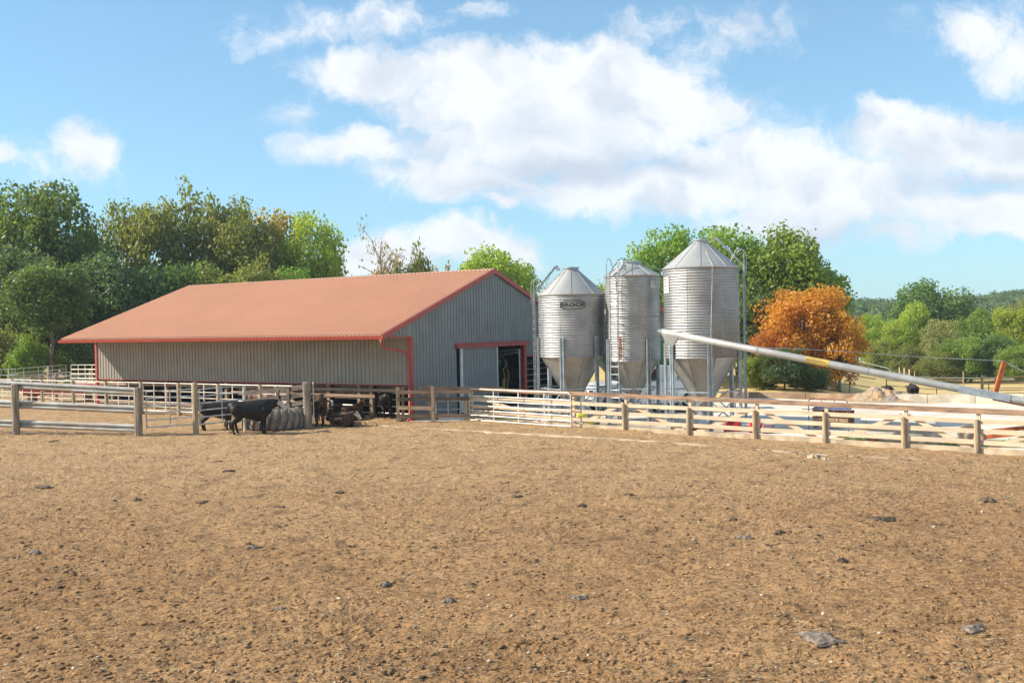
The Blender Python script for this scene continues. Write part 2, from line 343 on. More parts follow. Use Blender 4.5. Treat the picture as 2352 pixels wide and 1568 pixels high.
def side_ok(X, Y):   # camera side of the fence, or left of it
    P = fa + 0.0 * fn_; d = (X - P[0]) * fn_[0] + (Y - P[1]) * fn_[1]
    q = FP[0]; q2 = FP[2]; d1 = norm(q2 - q); n1 = V(d1[1], -d1[0], 0); n1 = n1 if n1[1] < 0 else -n1
    e = (X - q[0]) * n1[0] + (Y - q[1]) * n1[1]
    return ((d > -0.05) & (e > -0.05)) | (X < FP[0][0])
iy = np.linspace(1 / 7.6, 1 / 66.0, 640); ys = 1 / iy; us = np.linspace(-.85, .82, 1380)
U, Y = np.meshgrid(us, ys); X = U * Y; Hh = lot_h(X, Y)
Hh = Hh * np.clip(1 - (Y - 45) / 30, 0.3, 1) + 0.02
vid = np.arange(U.size).reshape(U.shape)
fq = np.stack([vid[:-1, :-1], vid[:-1, 1:], vid[1:, 1:], vid[1:, :-1]], -1).reshape(-1, 4)
cx = X[:-1, :-1].ravel(); cy = Y[:-1, :-1].ravel(); fq = fq[side_ok(cx, cy)]
lot = np_mesh('dirt_lot', np.stack([X, Y, Hh], -1).reshape(-1, 3), fq, M['dirt'], smooth=True); tag(lot, kind='structure')

def field_mat():
    def ex(nt, g, c, p):
        s = N(nt, 'ShaderNodeSeparateXYZ'); nt.links.new(g.outputs['Position'], s.inputs[0])
        n = N(nt, 'ShaderNodeTexNoise', i_Scale=0.05, i_Detail=4.0); nt.links.new(g.outputs['Position'], n.inputs['Vector'])
        return mixc(nt, smooth(nt, mth(nt, 'ADD', s.outputs[1], mth(nt, 'MULTIPLY', n.outputs[0], 30.0)), 110, 150), c, (0.09, 0.12, 0.04))
    return mat('dry_meadow_grass', (0.66, 0.46, 0.17), 0.95, var=0.2, vs=0.12, bump=1, bs=3, col2=(0.50, 0.38, 0.14), extra=ex)
M['field'] = field_mat()
ys = np.concatenate([np.linspace(-60, 40, 12), np.linspace(42, 170, 60), np.linspace(180, 520, 35), np.array([700, 1100, 2000])])
us = np.linspace(-1.0, 1.0, 121)
vv = []
for y in ys:
    for u in us:
        x = u * max(y, 60) * 1.6; vv.append((x, y, terrain(x, y) - 0.06))
n = len(us); ff = [(i * n + j, i * n + j + 1, (i + 1) * n + j + 1, (i + 1) * n + j) for i in range(len(ys) - 1) for j in range(n - 1)]
fo = np_mesh('grass_field', vv, ff, M['field'], smooth=True); tag(fo, kind='structure')

M['gravel'] = mat('white_gravel', (0.80, 0.71, 0.60), 0.95, var=0.12, vs=0.5, bump=1, bs=18, col2=(0.60, 0.50, 0.40))
mb = MB()   # gravel yard behind the fence, up to the bunker wall
def yard(P, z): return [V(p[0], p[1], z) for p in P]
W0 = G(1640, 912); W1 = G(1790, 915); W2 = G(1950, 922); W3 = G(2130, 926); W4 = G(2400, 930)
e1 = FP[2] - fn_ * 0.1; e2 = FP[13] - fn_ * 0.1
poly = yard([FP[0] - V(0, -.3, 0), e1, e2, V(34, 30, 0), W4 + V(6, 1, 0), W3, W2, W1, W0, V(6, 62, 0), V(-1, 60, 0), C0 + BK * 10, C0 + BK * .3], 0.004)
mb.add(poly, [tuple(range(len(poly)))]); go = mb.build('gravel_yard', M['gravel']); tag(go, kind='structure')
mb = MB(); cc = [G(1235, 990) , V(7.3, 34.35, 0), V(9.9, 36.6, 0), V(4.3, 42.3, 0), V(1.0, 42.5, 0)]
cc[0] = e1 + fdir * 4.6 - fn_ * .1; cc[1] = e1 + fdir * 11.2 - fn_ * .1
mb.prism(yard(cc, -0.05), V(0, 0, -0.05), V(0, 0, 0.02)); po = mb.build('silo_pad', M['conc']); tag(po, kind='structure')
# low concrete kerb across the lot
mb = MB(); kp = [G(870, 979), G(1000, 987), G(1250, 1001), G(1500, 1016), G(1700, 1031), G(1880, 1046), G(2120, 1057)]
vs = []
KM = 60
for i in range(KM + 1):
    t = i / KM * (len(kp) - 1); j = min(int(t), len(kp) - 2); a = kp[j] * (1 - (t - j)) + kp[j + 1] * (t - j); d = norm(kp[j + 1] - kp[j]); s = V(-d[1], d[0], 0)
    w = 0.11 + .03 * math.sin(i * 1.7); h = 0.055 - 0.02 * abs(i / KM - .35) * 2 + 0.008 * math.sin(i * 2.3)
    vs += [a - s * w + V(0, 0, -.08), a - s * w * .8 + V(0, 0, h), a + s * w * .7 + V(0, 0, h + .004), a + s * w + V(0, 0, -.08)]
mb.add(vs, [(i * 4 + k, i * 4 + k + 1, i * 4 + k + 5, i * 4 + k + 4) for i in range(KM) for k in range(3)])
ko = mb.build('concrete_kerb', M['kerb']); tag(ko, 'long low dusty concrete kerb running across the open dirt lot in front of the board fence', 'kerb')

# scattered litter on the lot
def scatter(n, ymin, ymax, seed, bias=2.0):
    r = np.random.default_rng(seed); iy = r.random(n) ** bias * (1 / ymin - 1 / ymax) + 1 / ymax; y = 1 / iy
    u = r.random(n) * 1.14 - .57; x = u * y; k = side_ok(x, y); return x[k], y[k], r
x, y, r = scatter(15000, 10.2, 46, 5, 0.9)
n = len(x); a = r.random(n) * 6.283; ln = 0.012 + 0.045 * r.random(n) ** 2.5; w = 0.0014 + .002 * r.random(n); s = np.maximum(1, y / 20.0)
ln = ln * s; w = w * s; z = lot_h(x, y) * np.clip(1 - (y - 45) / 30, .3, 1) + 0.02 + 0.004
dx = np.cos(a) * ln; dy = np.sin(a) * ln; px_ = -np.sin(a) * w; py_ = np.cos(a) * w; dz = (r.random(n) - .3) * ln * .7
vv = np.stack([np.stack([x - dx - px_, y - dy - py_, z], 1), np.stack([x + dx - px_, y + dy - py_, z + dz], 1), np.stack([x + dx + px_, y + dy + py_, z + dz + .002], 1), np.stack([x - dx + px_, y - dy + py_, z + .002], 1)], 1).reshape(-1, 3)
M['straw'] = mat('straw_bits', (0.66, 0.53, 0.33), 0.9, var=0.25, vs=9)
so = np_mesh('straw_litter', vv, np.arange(n * 4).reshape(-1, 4), M['straw']); tag(so, 'pale chopped straw littering the dirt lot', 'straw', kind='stuff')
def rocks(name, n, seed, rmin, rmax, m, label, cat, ymin=10.2, ymax=44, bias=.9, flat=.6, pw=3, cut=None):
    x, y, r = scatter(n, ymin, ymax, seed, bias)
    if cut is not None:
        k = vn(x * .45 + 91, y * .45 + 17) + .25 * (r.random(len(x)) - .5) > cut; x = x[k]; y = y[k]
    n = len(x); ico = bmesh.new(); bmesh.ops.create_icosphere(ico, subdivisions=1, radius=1); bv = np.array([v.co[:] for v in ico.verts]); bf = np.array([[v.index for v in f.verts] for f in ico.faces]); ico.free()
    R = rmin + (rmax - rmin) * r.random(n) ** pw; sc = np.stack([R * (.7 + .7 * r.random(n)), R * (.7 + .7 * r.random(n)), R * flat * (.6 + .6 * r.random(n))], 1)
    jit = 1 + .9 * (r.random((n, len(bv), 1)) - .5); P = bv[None] * sc[:, None, :] * jit
    a = r.random(n) * 6.283; ca, sa = np.cos(a)[:, None], np.sin(a)[:, None]
    Q = np.stack([P[..., 0] * ca - P[..., 1] * sa, P[..., 0] * sa + P[..., 1] * ca, P[..., 2]], -1)
    z = lot_h(x, y) * np.clip(1 - (y - 45) / 30, .3, 1) + 0.02
    Q += np.stack([x, y, z + sc[:, 2] * .3], 1)[:, None, :]
    F_ = (bf[None] + (np.arange(n) * len(bv))[:, None, None]).reshape(-1, 3)
    o = np_mesh(name, Q.reshape(-1, 3), F_, m, k=3); tag(o, label, cat, kind='stuff'); return o
M['clod'] = mat('dark_dirt_clod', (0.52, 0.32, 0.16), 0.95, var=0.35, vs=6, bump=.6, bs=60)
M['pebble'] = mat('pale_pebble', (0.55, 0.43, 0.30), 0.8, var=0.25, vs=5)
M['dung'] = mat('dark_manure', (0.15, 0.095, 0.06), 0.9, var=0.3, vs=9, bump=1, bs=50)
M['ash'] = mat('dried_grey_manure', (0.27, 0.205, 0.16), 0.95, var=0.25, vs=12, bump=1, bs=50)
rocks('dirt_clods', 34000, 11, .006, .045, M['dirt'], 'small brown clods of trampled dirt all over the lot', 'dirt clods', pw=5, flat=.4)
rocks('manure_crumbs', 15000, 12, .006, .045, M['dung'], 'dark manure crumbs gathered in patches on the lot', 'manure', pw=5, cut=.64, flat=.45)
rocks('pebbles', 900, 13, .006, .032, M['pebble'], 'pale pebbles strewn over the dirt lot', 'pebbles', pw=3)
# manure pats one can count
def pat(px, py, w, h, m, seed, label, group):
    c = G(px, py, 0.02); r = np.random.default_rng(seed); bm = bmesh.new(); bmesh.ops.create_icosphere(bm, subdivisions=4, radius=1)
    vs = np.array([v.co[:] for v in bm.verts]); fs = [tuple(v.index for v in f.verts) for f in bm.faces]; bm.free()
    th = np.arctan2(vs[:, 1], vs[:, 0]); rad = 1 + .28 * np.sin(th * 2 + r.random() * 6) + .18 * np.sin(th * 5 + r.random() * 6) + .1 * np.sin(th * 9 + r.random() * 6)
    q = vs * np.stack([rad, rad, np.ones_like(rad)], 1); nz = .75 * (vn(q[:, 0] * 5 + seed * 3 + 50, q[:, 1] * 5 + 60) + .6 * vn(q[:, 0] * 13 + 80, q[:, 1] * 13 + seed)) 
    q = q * (0.72 + .35 * nz)[:, None]; q[:, 2] = q[:, 2] * (.35 + nz)
    q = q * np.array([w, w * .8, h]); zz = float(lot_h(np.array([c[0]]), np.array([c[1]]))[0]) + .02
    mb = MB(); mb.add(q + V(c[0], c[1], zz + h * .1), fs); o = mb.build('manure_pat', m, smooth=True); tag(o, label, 'manure pat', group); return o
DG = 'dark manure pats on the lot'
DLAB = ['nearer of the two dark manure pats straight below the tyre trough', 'farther of the two dark manure pats straight below the tyre trough', 'dark manure pat just in front of the guardrail fence', 'long dark manure pat at the left, below the first guardrail post',
 'small dark manure pat below the last guardrail post', 'dark manure pat in the open lot straight below the sliding barn door', 'dark lumpy manure pat in the open lot straight below the wide silo', 'small dark manure pat straight below the ladder of the tallest silo',
 'dark manure lump below the orange tree, left of the widest pat', 'widest dark manure pat, at the right below the mineral feeder', 'small dark manure pat below the orange tree, nearest of the dark ones', 'flat dark manure pat between the trough pair and the guardrail post one',
 'flat dark manure pat straight below the lying white faced calf', 'flat dark manure pat straight below the middle silo', 'dark manure pat nearest to the right picture edge', 'thin dark manure pat below and right of the tyre trough']
GLAB = ['largest dried grey manure pat, bottom right', 'dried grey manure pat near the bottom right corner', 'dried grey manure pat near the middle bottom, left of centre', 'dried grey manure pat near the left picture edge', 'dried grey manure pat in the lot far below the tyre trough', 'dried grey manure pat in the foreground below the wide silo',
 'dried grey manure pat in the foreground left of centre, second nearest', 'thin dried grey manure pat, nearest one in the left half', 'flat grey manure pat below the tallest silo, beside a small dark one']
for i, (px, py, w, h) in enumerate([(525, 1081, .17, .05), (495, 1060, .25, .04), (125, 1012, .28, .05), (100, 1118, .3, .05), (315, 1143, .14, .08), (1190, 1142, .14, .07), (1337, 1162, .15, .08),
     (1683, 1197, .12, .06), (1790, 1226, .13, .08), (2020, 1190, .35, .07), (1935, 1291, .12, .07), (465, 1150, .2, .05), (780, 1130, .16, .05), (1445, 1140, .14, .05), (2270, 1150, .25, .06), (640, 1160, .2, .04)]):
    pat(px, py, w * .8, h * .7, M['dung'], i + 3, DLAB[i], DG)
for i, (px, py, w, h) in enumerate([(1885, 1473, .28, .05), (2235, 1452, .16, .04), (885, 1337, .11, .05), (80, 1272, .14, .05), (583, 1256, .12, .04), (1330, 1372, .12, .04), (1030, 1375, .12, .05), (640, 1398, .12, .03), (1710, 1232, .13, .04)]):
    pat(px, py, w, h, M['ash'], i + 40, GLAB[i], 'dried grey manure pats on the lot')
for i, (px, py, w, h) in enumerate([(1870, 1052, .14, .1), (1895, 1056, .09, .07)]):
    pat(px, py, w, h, M['kerb'], i + 60, ['larger pale concrete lump beside the right end of the kerb', 'smaller pale concrete lump beside the right end of the kerb'][i], 'concrete lumps beside the kerb')['category'] = 'concrete lump'
# ------------------------------------------------------------ barn
def BP(s, t, z): return C0 + BL * s + BK * t + Z * z
barn = thing('barn', 'long grey metal barn with red ribbed roof, half open sliding door and open lower side', 'barn', C0)
def ribbed(mb, O, h, u, n, s0, s1, lo, hi, pitch=.2286, rh=.024, rw=.022, ph=0.0, tw=.8):
    O = np.asarray(O); pts = [(s0, 0.0)]; k = math.ceil((s0 - ph) / pitch)
    while ph + k * pitch < s1 - .03:
        s = ph + k * pitch
        if s > s0 + .03: pts += [(s - rw, 0), (s - rw * tw, rh), (s + rw * tw, rh), (s + rw, 0)]
        k += 1
    pts.append((s1, 0.0)); lo = lo if callable(lo) else (lambda s, c=lo: c); hi = hi if callable(hi) else (lambda s, c=hi: c)
    vs = []
    for s, d in pts: vs += [O + h * s + u * lo(s) + n * d, O + h * s + u * hi(s) + n * d]
    mb.add(vs, [(2 * i, 2 * i + 2, 2 * i + 3, 2 * i + 1) for i in range(len(pts) - 1)])
TE, TR, TW = -1.93, 6.47, 12.94; TE2 = 2 * TR - TE; ZE, ZR = 3.64, 6.63; SL = (ZR - ZE) / (TR - TE); S1 = 21.6
def zr(t): return ZE + SL * (t - TE) if t < TR else ZR - SL * (t - TR)
for side in (0, 1):
    up = norm(BK * (1 if side == 0 else -1) + Z * SL); n = norm(np.cross(BL, up)); n = n if n[2] > 0 else -n; Ls = math.hypot(TR - TE, ZR - ZE)
    mb = MB(); ribbed(mb, BP(0, TE if side == 0 else TE2, ZE), BL, up, n, -.1, S1, 0.0, Ls, rh=.072, rw=.02, tw=.9)
    ro = mb.build('roof', M['roof'], barn)
    if side == 0: roof = ro
mb = MB(); w = .16
for sg in (-1, 1):
    mb.add([BP(-.12, TR, ZR + .045), BP(S1 + .02, TR, ZR + .045), BP(S1 + .02, TR + sg * w, ZR + .045 - SL * w), BP(-.12, TR + sg * w, ZR + .045 - SL * w)], [(0, 1, 2, 3)])
mb.build('ridge_cap', M['roof'], roof)
for s in (-.13, S1 + .01):
    for a, b in ((TE, TR), (TE2, TR)):
        mb = MB(); mb.add([BP(s, a, ZE + .04), BP(s, b, ZR + .05), BP(s, b, ZR - .17), BP(s, a, ZE - .17), BP(s + (.05 if s < 0 else -.05), a, ZE + .04), BP(s + (.05 if s < 0 else -.05), b, ZR + .05), BP(s + (.05 if s < 0 else -.05), b, ZR - .17), BP(s + (.05 if s < 0 else -.05), a, ZE - .17)], [(0, 1, 2, 3), (7, 6, 5, 4), (0, 4, 5, 1), (3, 2, 6, 7), (0, 3, 7, 4), (1, 5, 6, 2)]); mb.build('rake_trim', M['trim'], barn)
mb = MB()   # gutter: open trough
g0, g1 = -.14, S1 + .05; prof = [(TE + .02, ZE - .02), (TE + .0, ZE - .15), (TE - .09, ZE - .15), (TE - .13, ZE - .03), (TE - .12, ZE - .03), (TE - .085, ZE - .14), (TE - .0, ZE - .14)]
vs = [BP(s, t, z) for s in (g0, g1) for (t, z) in prof]; k = len(prof)
mb.add(vs, [(i, (i + 1) % k, k + (i + 1) % k, k + i) for i in range(k)] + [tuple(range(k)), tuple(range(k, 2 * k))])
mb.build('gutter', M['trim'], barn)
mb = MB()
mb.tube([BP(-.08, TE - .05, ZE - .14), BP(-.08, TE - .04, ZE - .35), BP(-.06, TE + .1, ZE - .47), BP(-.04, -.35, 2.92), BP(-.03, -.14, 2.8), BP(-.03, -.12, 2.55), BP(-.03, -.12, .08), BP(-.03, -.3, .03)], .052, 8)
mb.build('downspout', M['trim'], barn, smooth=True)
mb = MB()   # fascia and flat soffit under the eaves
for a in (TE, TE2): mb.beam(BP(0, a + (.03 if a < 0 else -.03), ZE - .09), BP(S1, a + (.03 if a < 0 else -.03), ZE - .09), .03, .15)
mb.build('fascia', M['trim'], barn)
mb = MB()
for a, b in ((TE + .05, .0), (TW, TE2 - .05)): mb.hexa([BP(.02, a, ZE - .12), BP(S1 - .02, a, ZE - .12), BP(S1 - .02, b, ZE - .12), BP(.02, b, ZE - .12), BP(.02, a, ZE - .10), BP(S1 - .02, a, ZE - .10), BP(S1 - .02, b, ZE - .10), BP(.02, b, ZE - .10)])
mb.build('soffit', M['siding'], barn)
mb = MB(); ribbed(mb, C0, BL, Z, -BK, .0, 21.35, 1.5, ZE - .09); mb.build('side_wall', M['siding'], barn)
mb = MB(); mb.beam(BP(0, .02, 1.49), BP(21.35, .02, 1.49), .07, .05); mb.build('wall_base_trim', M['trim'], barn)
def gable(O, n, name, full):
    mb = MB()
    segs = [(TE + .05, 0, ZE - .07), (0, 3.36, .02), (3.36, 9.25, 2.98), (9.25, TW, 2.4), (TW, TE2 - .05, ZE - .07)] if not full else [(TE + .05, 0, ZE - .07), (0, TW, .02), (TW, TE2 - .05, ZE - .07)]
    for a, b, lo in segs: 
        for c, d in ((a, min(b, TR)), (max(a, TR), b)):
            if d > c + .01: ribbed(mb, O, BK, Z, n, c, d, lo, lambda s: zr(s) - .06, rh=.022, rw=.02)
    return mb.build('gable_wall', M['sidingg'], barn)
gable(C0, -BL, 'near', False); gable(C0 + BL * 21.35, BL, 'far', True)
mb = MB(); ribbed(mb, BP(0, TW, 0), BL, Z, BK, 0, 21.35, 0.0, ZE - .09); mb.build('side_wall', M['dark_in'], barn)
mb = MB()   # red corner and opening trims
mb.hexa([BP(-.035, -.03, 0), BP(.13, -.03, 0), BP(.13, .0, 0), BP(-.035, .0, 0), BP(-.035, -.03, ZE - .08), BP(.13, -.03, ZE - .08), BP(.13, .0, ZE - .08), BP(-.035, .0, ZE - .08)])
mb.box(BP(-.03, .08, ZE / 2 - .04), (.03, .16, ZE - .08), (BL, BK, Z))
mb.build('corner_trim', M['trim'], barn)
mb = MB(); mb.box(BP(21.33, -.03, ZE / 2 - .04), (.16, .06, ZE - .08), (BL, BK, Z)); mb.build('corner_trim', M['trim'], barn)
mb = MB(); mb.beam(BP(-.03, TE + .1, ZE - .07), BP(-.03, .02, ZE - .07), .02, .05); mb.build('soffit_trim', M['trim'], barn); mb = MB(); mb.beam(BP(-.03, 9.3, 2.4), BP(-.03, TW, 2.4), .03, .06); mb.build('soffit_trim', M['trim'], barn)
mb = MB(); mb.hexa([BP(-.03, 9.12, 0), BP(.2, 9.12, 0), BP(.2, 9.36, 0), BP(-.03, 9.36, 0), BP(-.03, 9.12, 2.98), BP(.2, 9.12, 2.98), BP(.2, 9.36, 2.98), BP(-.03, 9.36, 2.98)]); mb.build('door_post', M['trim'], barn)
mb = MB()   # sloping canopy over the door track
mb.hexa([BP(-.24, 3.2, 2.97), BP(-.24, 9.5, 2.97), BP(-.02, 9.5, 2.97), BP(-.02, 3.2, 2.97), BP(-.24, 3.2, 3.02), BP(-.24, 9.5, 3.02), BP(-.02, 9.45, 3.2), BP(-.02, 3.25, 3.2)]); mb.build('door_canopy', M['trim'], barn)
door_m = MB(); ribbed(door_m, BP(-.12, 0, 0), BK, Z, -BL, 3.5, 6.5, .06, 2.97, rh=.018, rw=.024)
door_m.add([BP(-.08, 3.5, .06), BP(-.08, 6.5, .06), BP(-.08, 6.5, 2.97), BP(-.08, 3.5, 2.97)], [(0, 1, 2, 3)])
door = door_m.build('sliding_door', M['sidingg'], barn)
for a, b in ((3.5, 3.62), (6.47, 6.53)): mb = MB(); mb.box(BP(-.12, (a + b) / 2, 1.51), (.08, b - a, 2.9), (BL, BK, Z)); mb.build('door_frame', M['white'], door)
mb = MB()   # inner wall round the alley, interior shade painted in as near black
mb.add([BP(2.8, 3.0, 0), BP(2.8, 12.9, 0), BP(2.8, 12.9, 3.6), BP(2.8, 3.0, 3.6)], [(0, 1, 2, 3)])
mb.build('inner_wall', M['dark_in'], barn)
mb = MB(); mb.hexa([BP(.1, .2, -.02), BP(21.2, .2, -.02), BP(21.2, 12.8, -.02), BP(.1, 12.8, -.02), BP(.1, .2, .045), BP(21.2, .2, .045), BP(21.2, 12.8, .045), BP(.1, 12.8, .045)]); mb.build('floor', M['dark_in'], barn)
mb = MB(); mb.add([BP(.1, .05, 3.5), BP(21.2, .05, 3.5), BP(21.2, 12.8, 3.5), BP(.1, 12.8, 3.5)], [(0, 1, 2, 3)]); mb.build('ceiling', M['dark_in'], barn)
for s in (2.25, 2.95, 4.75, 7.0, 9.2, 11.4, 13.6, 15.8, 18.0, 20.2):
    mb = MB(); mb.box(BP(s, .12, .75), (.16, .15, 1.5), (BL, BK, Z)); mb.build('post', M['brownboard'], barn)
for s0, s1, z in ((.2, 11, 1.26), (11, 21.3, 1.26), (2.0, 11, .99), (11, 21.3, .30)):
    mb = MB(); mb.box(BP((s0 + s1) / 2, .02, z), (s1 - s0, .045, .14), (BL, BK, Z)); mb.build('side_rail', M['brownboard'], barn)
for a, b in ((.25, 2.1), (2.4, 4.6), (4.9, 10.8)):   # steel panels just inside the open side
    for z in (.25, .55, .85, 1.12, 1.38):
        mb = MB(); mb.tube([BP(a, .3, z), BP(b, .3, z)], .022, 6); mb.build('inner_rail', M['pipe'], barn)
for k in range(6):
    z = .5 + .3 * k; mb = MB(); mb.tube([BP(.5, 9.5, z), BP(.5, 12.8, z)], .022, 6); mb.build('inner_rail', M['galvleg'], barn)
mb = MB(); mb.tube([BP(.5, 10.9, .2), BP(.5, 10.9, 2.0)], .02, 6); mb.build('inner_rail', M['galvleg'], barn)
# overhead truss frames inside the barn doorway
def truss(label, a0, a1, b0, b1, post=None):
    t = thing('alley_truss', label, 'steel truss', (a0[0], a0[1], 0), 'steel trusses over the barn alley')
    for p, q in ((a0, a1), (b0, b1)): mb = MB(); mb.beam(p, q, .04, .05); mb.build('chord', M['galvleg'], t)
    mb = MB(); K = 7
    for i in range(K):
        f0 = i / K; f1 = (i + .5) / K; f2 = (i + 1) / K
        L = lambda f, A, B: A * (1 - f) + B * f
        mb.tube([L(f0, b0, b1), L(f1, a0, a1), L(f2, b0, b1)], .012, 5)
    mb.build('web', M['galvleg'], t)
    if post is not None: mb = MB(); mb.beam(post, V(post[0], post[1], 0.04), .07, .07, up=(0, 1, 0)); mb.build('leg', M['galvleg'], t)
truss('steel truss above the half open barn doorway, carried by a tall grey leg', AT(1137, 807, 50.2), AT(1192, 801, 49.6), AT(1137, 817, 50.2), AT(1192, 809.5, 49.6), AT(1193, 802, 49.6))
truss('steel truss seen through the low opening right of the red door post', AT(1205, 828, 52.5), AT(1236, 824.5, 52.0), AT(1205, 836, 52.5), AT(1236, 832.5, 52.0))
# ------------------------------------------------------------ board fence in front of the silos
def post_round(parent, p, h, r, m, name='post', lean=(0, 0)):
    mb = MB(); mb.tube([V(p[0], p[1], -.1), V(p[0] + lean[0] * .5, p[1] + lean[1] * .5, h * .5), V(p[0] + lean[0], p[1] + lean[1], h - .015), V(p[0] + lean[0], p[1] + lean[1], h)], [r * 1.03, r, r * .97, r * .85], 12); return mb.build(name, m, parent, smooth=False)
def board(parent, a, b, z0, z1, h, th, m, name='rail', off=None, sag=0.0, seed=0):
    a = V(a[0], a[1], z0); b = V(b[0], b[1], z1)
    if off is not None: a = a + off; b = b + off
    mb = MB(); r = random.Random(seed); d = norm(b - a); mid = (a + b) / 2 + V(0, 0, -sag) + V(d[1], -d[0], 0) * r.uniform(-.006, .006)
    mb.beam(a, mid, th, h); mb.beam(mid, b, th, h); o = mb.build(name, m, parent); return o
fence = thing('board_fence', 'long pale board fence with brown top rail and diagonal braces in front of the silos', 'fence', FP[2])
UPo = -fn_ * 0.09     # behind the round posts
for i in range(2, 14):
    p = FP[i]
    if i > 3:
        post_round(fence, p, 0.98 + .03 * math.sin(i * 2.1), .072, M['lumberpost'], lean=(.02 * math.sin(i * 3), 0))
    mb = MB(); q = p + UPo * 1.35 + fdir * .035; hq = 1.30 - .0145 * i; mb.box(V(q[0], q[1], hq / 2), (.10, .09, hq), (fdir, fn_, Z)); mb.build('square_post', M['lumber'], fence)
for i in range(2, 13):
    a, b = FP[i], FP[i + 1]; j = random.Random(i)
    ends = -.02
    if i > 2 or True:
        tz = [j.uniform(-.012, .012) for _ in range(8)]
        board(fence, a - fdir * .04, b - fdir * .045, 1.352 - .0145 * i + tz[0] * .5 + (i % 2) * .004, 1.3375 - .0145 * i + tz[1] * .5, .155, .042, M['toprail'], 'top_rail', off=-fn_ * .035, seed=i)
        for k, z in enumerate((.935, .63, .33)):
            board(fence, a + fdir * .03, b - fdir * .03, z + tz[2 + k], z + tz[5 + k], .135, .035, M['lumber'], 'rail', off=-fn_ * .085, seed=i * 7 + k)
    up = (i % 2 == 1)
    za, zb = (1.0, .05) if not up else (.05, 1.0)
    pa, pb = a + fdir * .1, b - fdir * .1
    mb = MB(); A = V(pa[0], pa[1], za) - fn_ * .15; B = V(pb[0], pb[1], zb) - fn_ * .15; mb.beam(A, B, .03, .13, up=(0, 0, 1)); mb.build('diagonal_brace', M['lumber'], fence)
    board(fence, a - fdir * .0, b - fdir * .01, .07, .07, .17, .09, M['kerb'], 'base_board', off=-fn_ * .11, seed=i)
# short board section running up to the barn corner
f2 = thing('board_fence', 'short weathered board fence section between the barn corner and the long tube gate', 'fence', FP[0])
d0 = norm(FP[2] - FP[0]); n0 = V(d0[1], -d0[0], 0); n0 = n0 if n0[1] < 0 else -n0
for k, (p, h) in enumerate(((FP[0], 1.47), (FP[0] + d0 * .18 - n0 * .25, 1.46), (FP[1], 1.5), (FP[2] + d0 * -.16, 1.02))):
    mb = MB(); mb.box(V(p[0], p[1], h / 2), (.14 if k != 1 else .12, .13, h), (d0, n0, Z)); mb.build('post', M['lumberpost'] if k != 1 else M['brownboard'], f2)
for z, m, e in ((1.27, 'greywood', 0), (.98, 'greyboard', 0), (.64, 'brownboard', 1), (.28, 'brownboard', 0)):
    board(f2, FP[0], FP[1] if e else FP[2], z, z - .03, .15, .04, M[m if m != 'greywood' else 'toprail'], 'rail', off=n0 * .09, seed=int(z * 100))
mb = MB(); mb.beam(FP[0] + d0 * .95 - n0 * .15 + Z * 1.42, FP[0] + d0 * 1.62 - n0 * .3 + Z * .05, .05, .12); mb.build('leaning_brace', M['greywood'], f2)
board(f2, FP[0] + d0 * .9, FP[2] + d0 * 1.4, 1.42, 1.32, .13, .04, M['toprail'], 'top_rail', off=-n0 * .2)
mb = MB(); q = FP[0] + d0 * 1.3 - n0 * .9; mb.box(V(q[0], q[1], .75), (.12, .12, 1.5), (d0, n0, Z)); mb.build('post', M['lumberpost'], f2)

# ------------------------------------------------------------ tube gates
def gate(label, a, b, zb, h, nb, nv, m, rnd=0.0, r=.022, name='tube_gate', cat='gate', group=None, dz=(0, 0), spacing=None):
    a = V(a[0], a[1], zb + dz[0]); b = V(b[0], b[1], zb + dz[1]); L = np.linalg.norm(b - a); d = (b - a) / L
    t = thing(name, label, cat, (a[0], a[1], 0), group)
    mb = MB()
    if rnd:
        pts = [a]
        for k in range(5): an = math.pi / 2 * k / 4; pts.append(a + d * rnd * (1 - math.cos(an)) + Z * (h - rnd + rnd * math.sin(an)))
        for k in range(5): an = math.pi / 2 * (1 - k / 4); pts.append(b - d * rnd * (1 - math.cos(an)) + Z * (h - rnd + rnd * math.sin(an)))
        pts.append(b); mb.tube(pts, r, 8); mb.tube([a, b], r, 8)
    else:
        mb.tube([a, a + Z * h, b + Z * h, b, a], r, 8)
    mb.build('frame', m, t, smooth=False)
    zs = spacing if spacing else [h * (k + 1) / (nb + 1) for k in range(nb)]
    for z in zs: q = MB(); q.tube([a + Z * z, b + Z * z], r * .85, 7); q.build('bar', m, t)
    for k in range(nv):
        c = a + d * L * (k + 1) / (nv + 1); q = MB(); q.box(c + Z * h / 2 + V(d[1], -d[0], 0) * -.026, (.045, .008, h), (d, V(d[1], -d[0], 0), Z)); q.build('upright', m, t)
    return t
gate('long dusty round cornered tube gate hung against the board fence', FP[2] + fn_ * .10 + d0 * .1 - fdir * .05, FP[3] + fn_ * .20 + fdir * .12, .07, 1.28, 6, 3, M['pipe'], rnd=.17, r=.026, spacing=[.2, .4, .6, .8, 1.0])
mb = MB()
gate('small silver wire and tube gate standing behind the short board fence', FP[0] + d0 * 1.55 - n0 * .5, FP[2] - n0 * .55 + d0 * .1, .12, 1.05, 2, 2, M['pipeblue'], rnd=.15, r=.02)
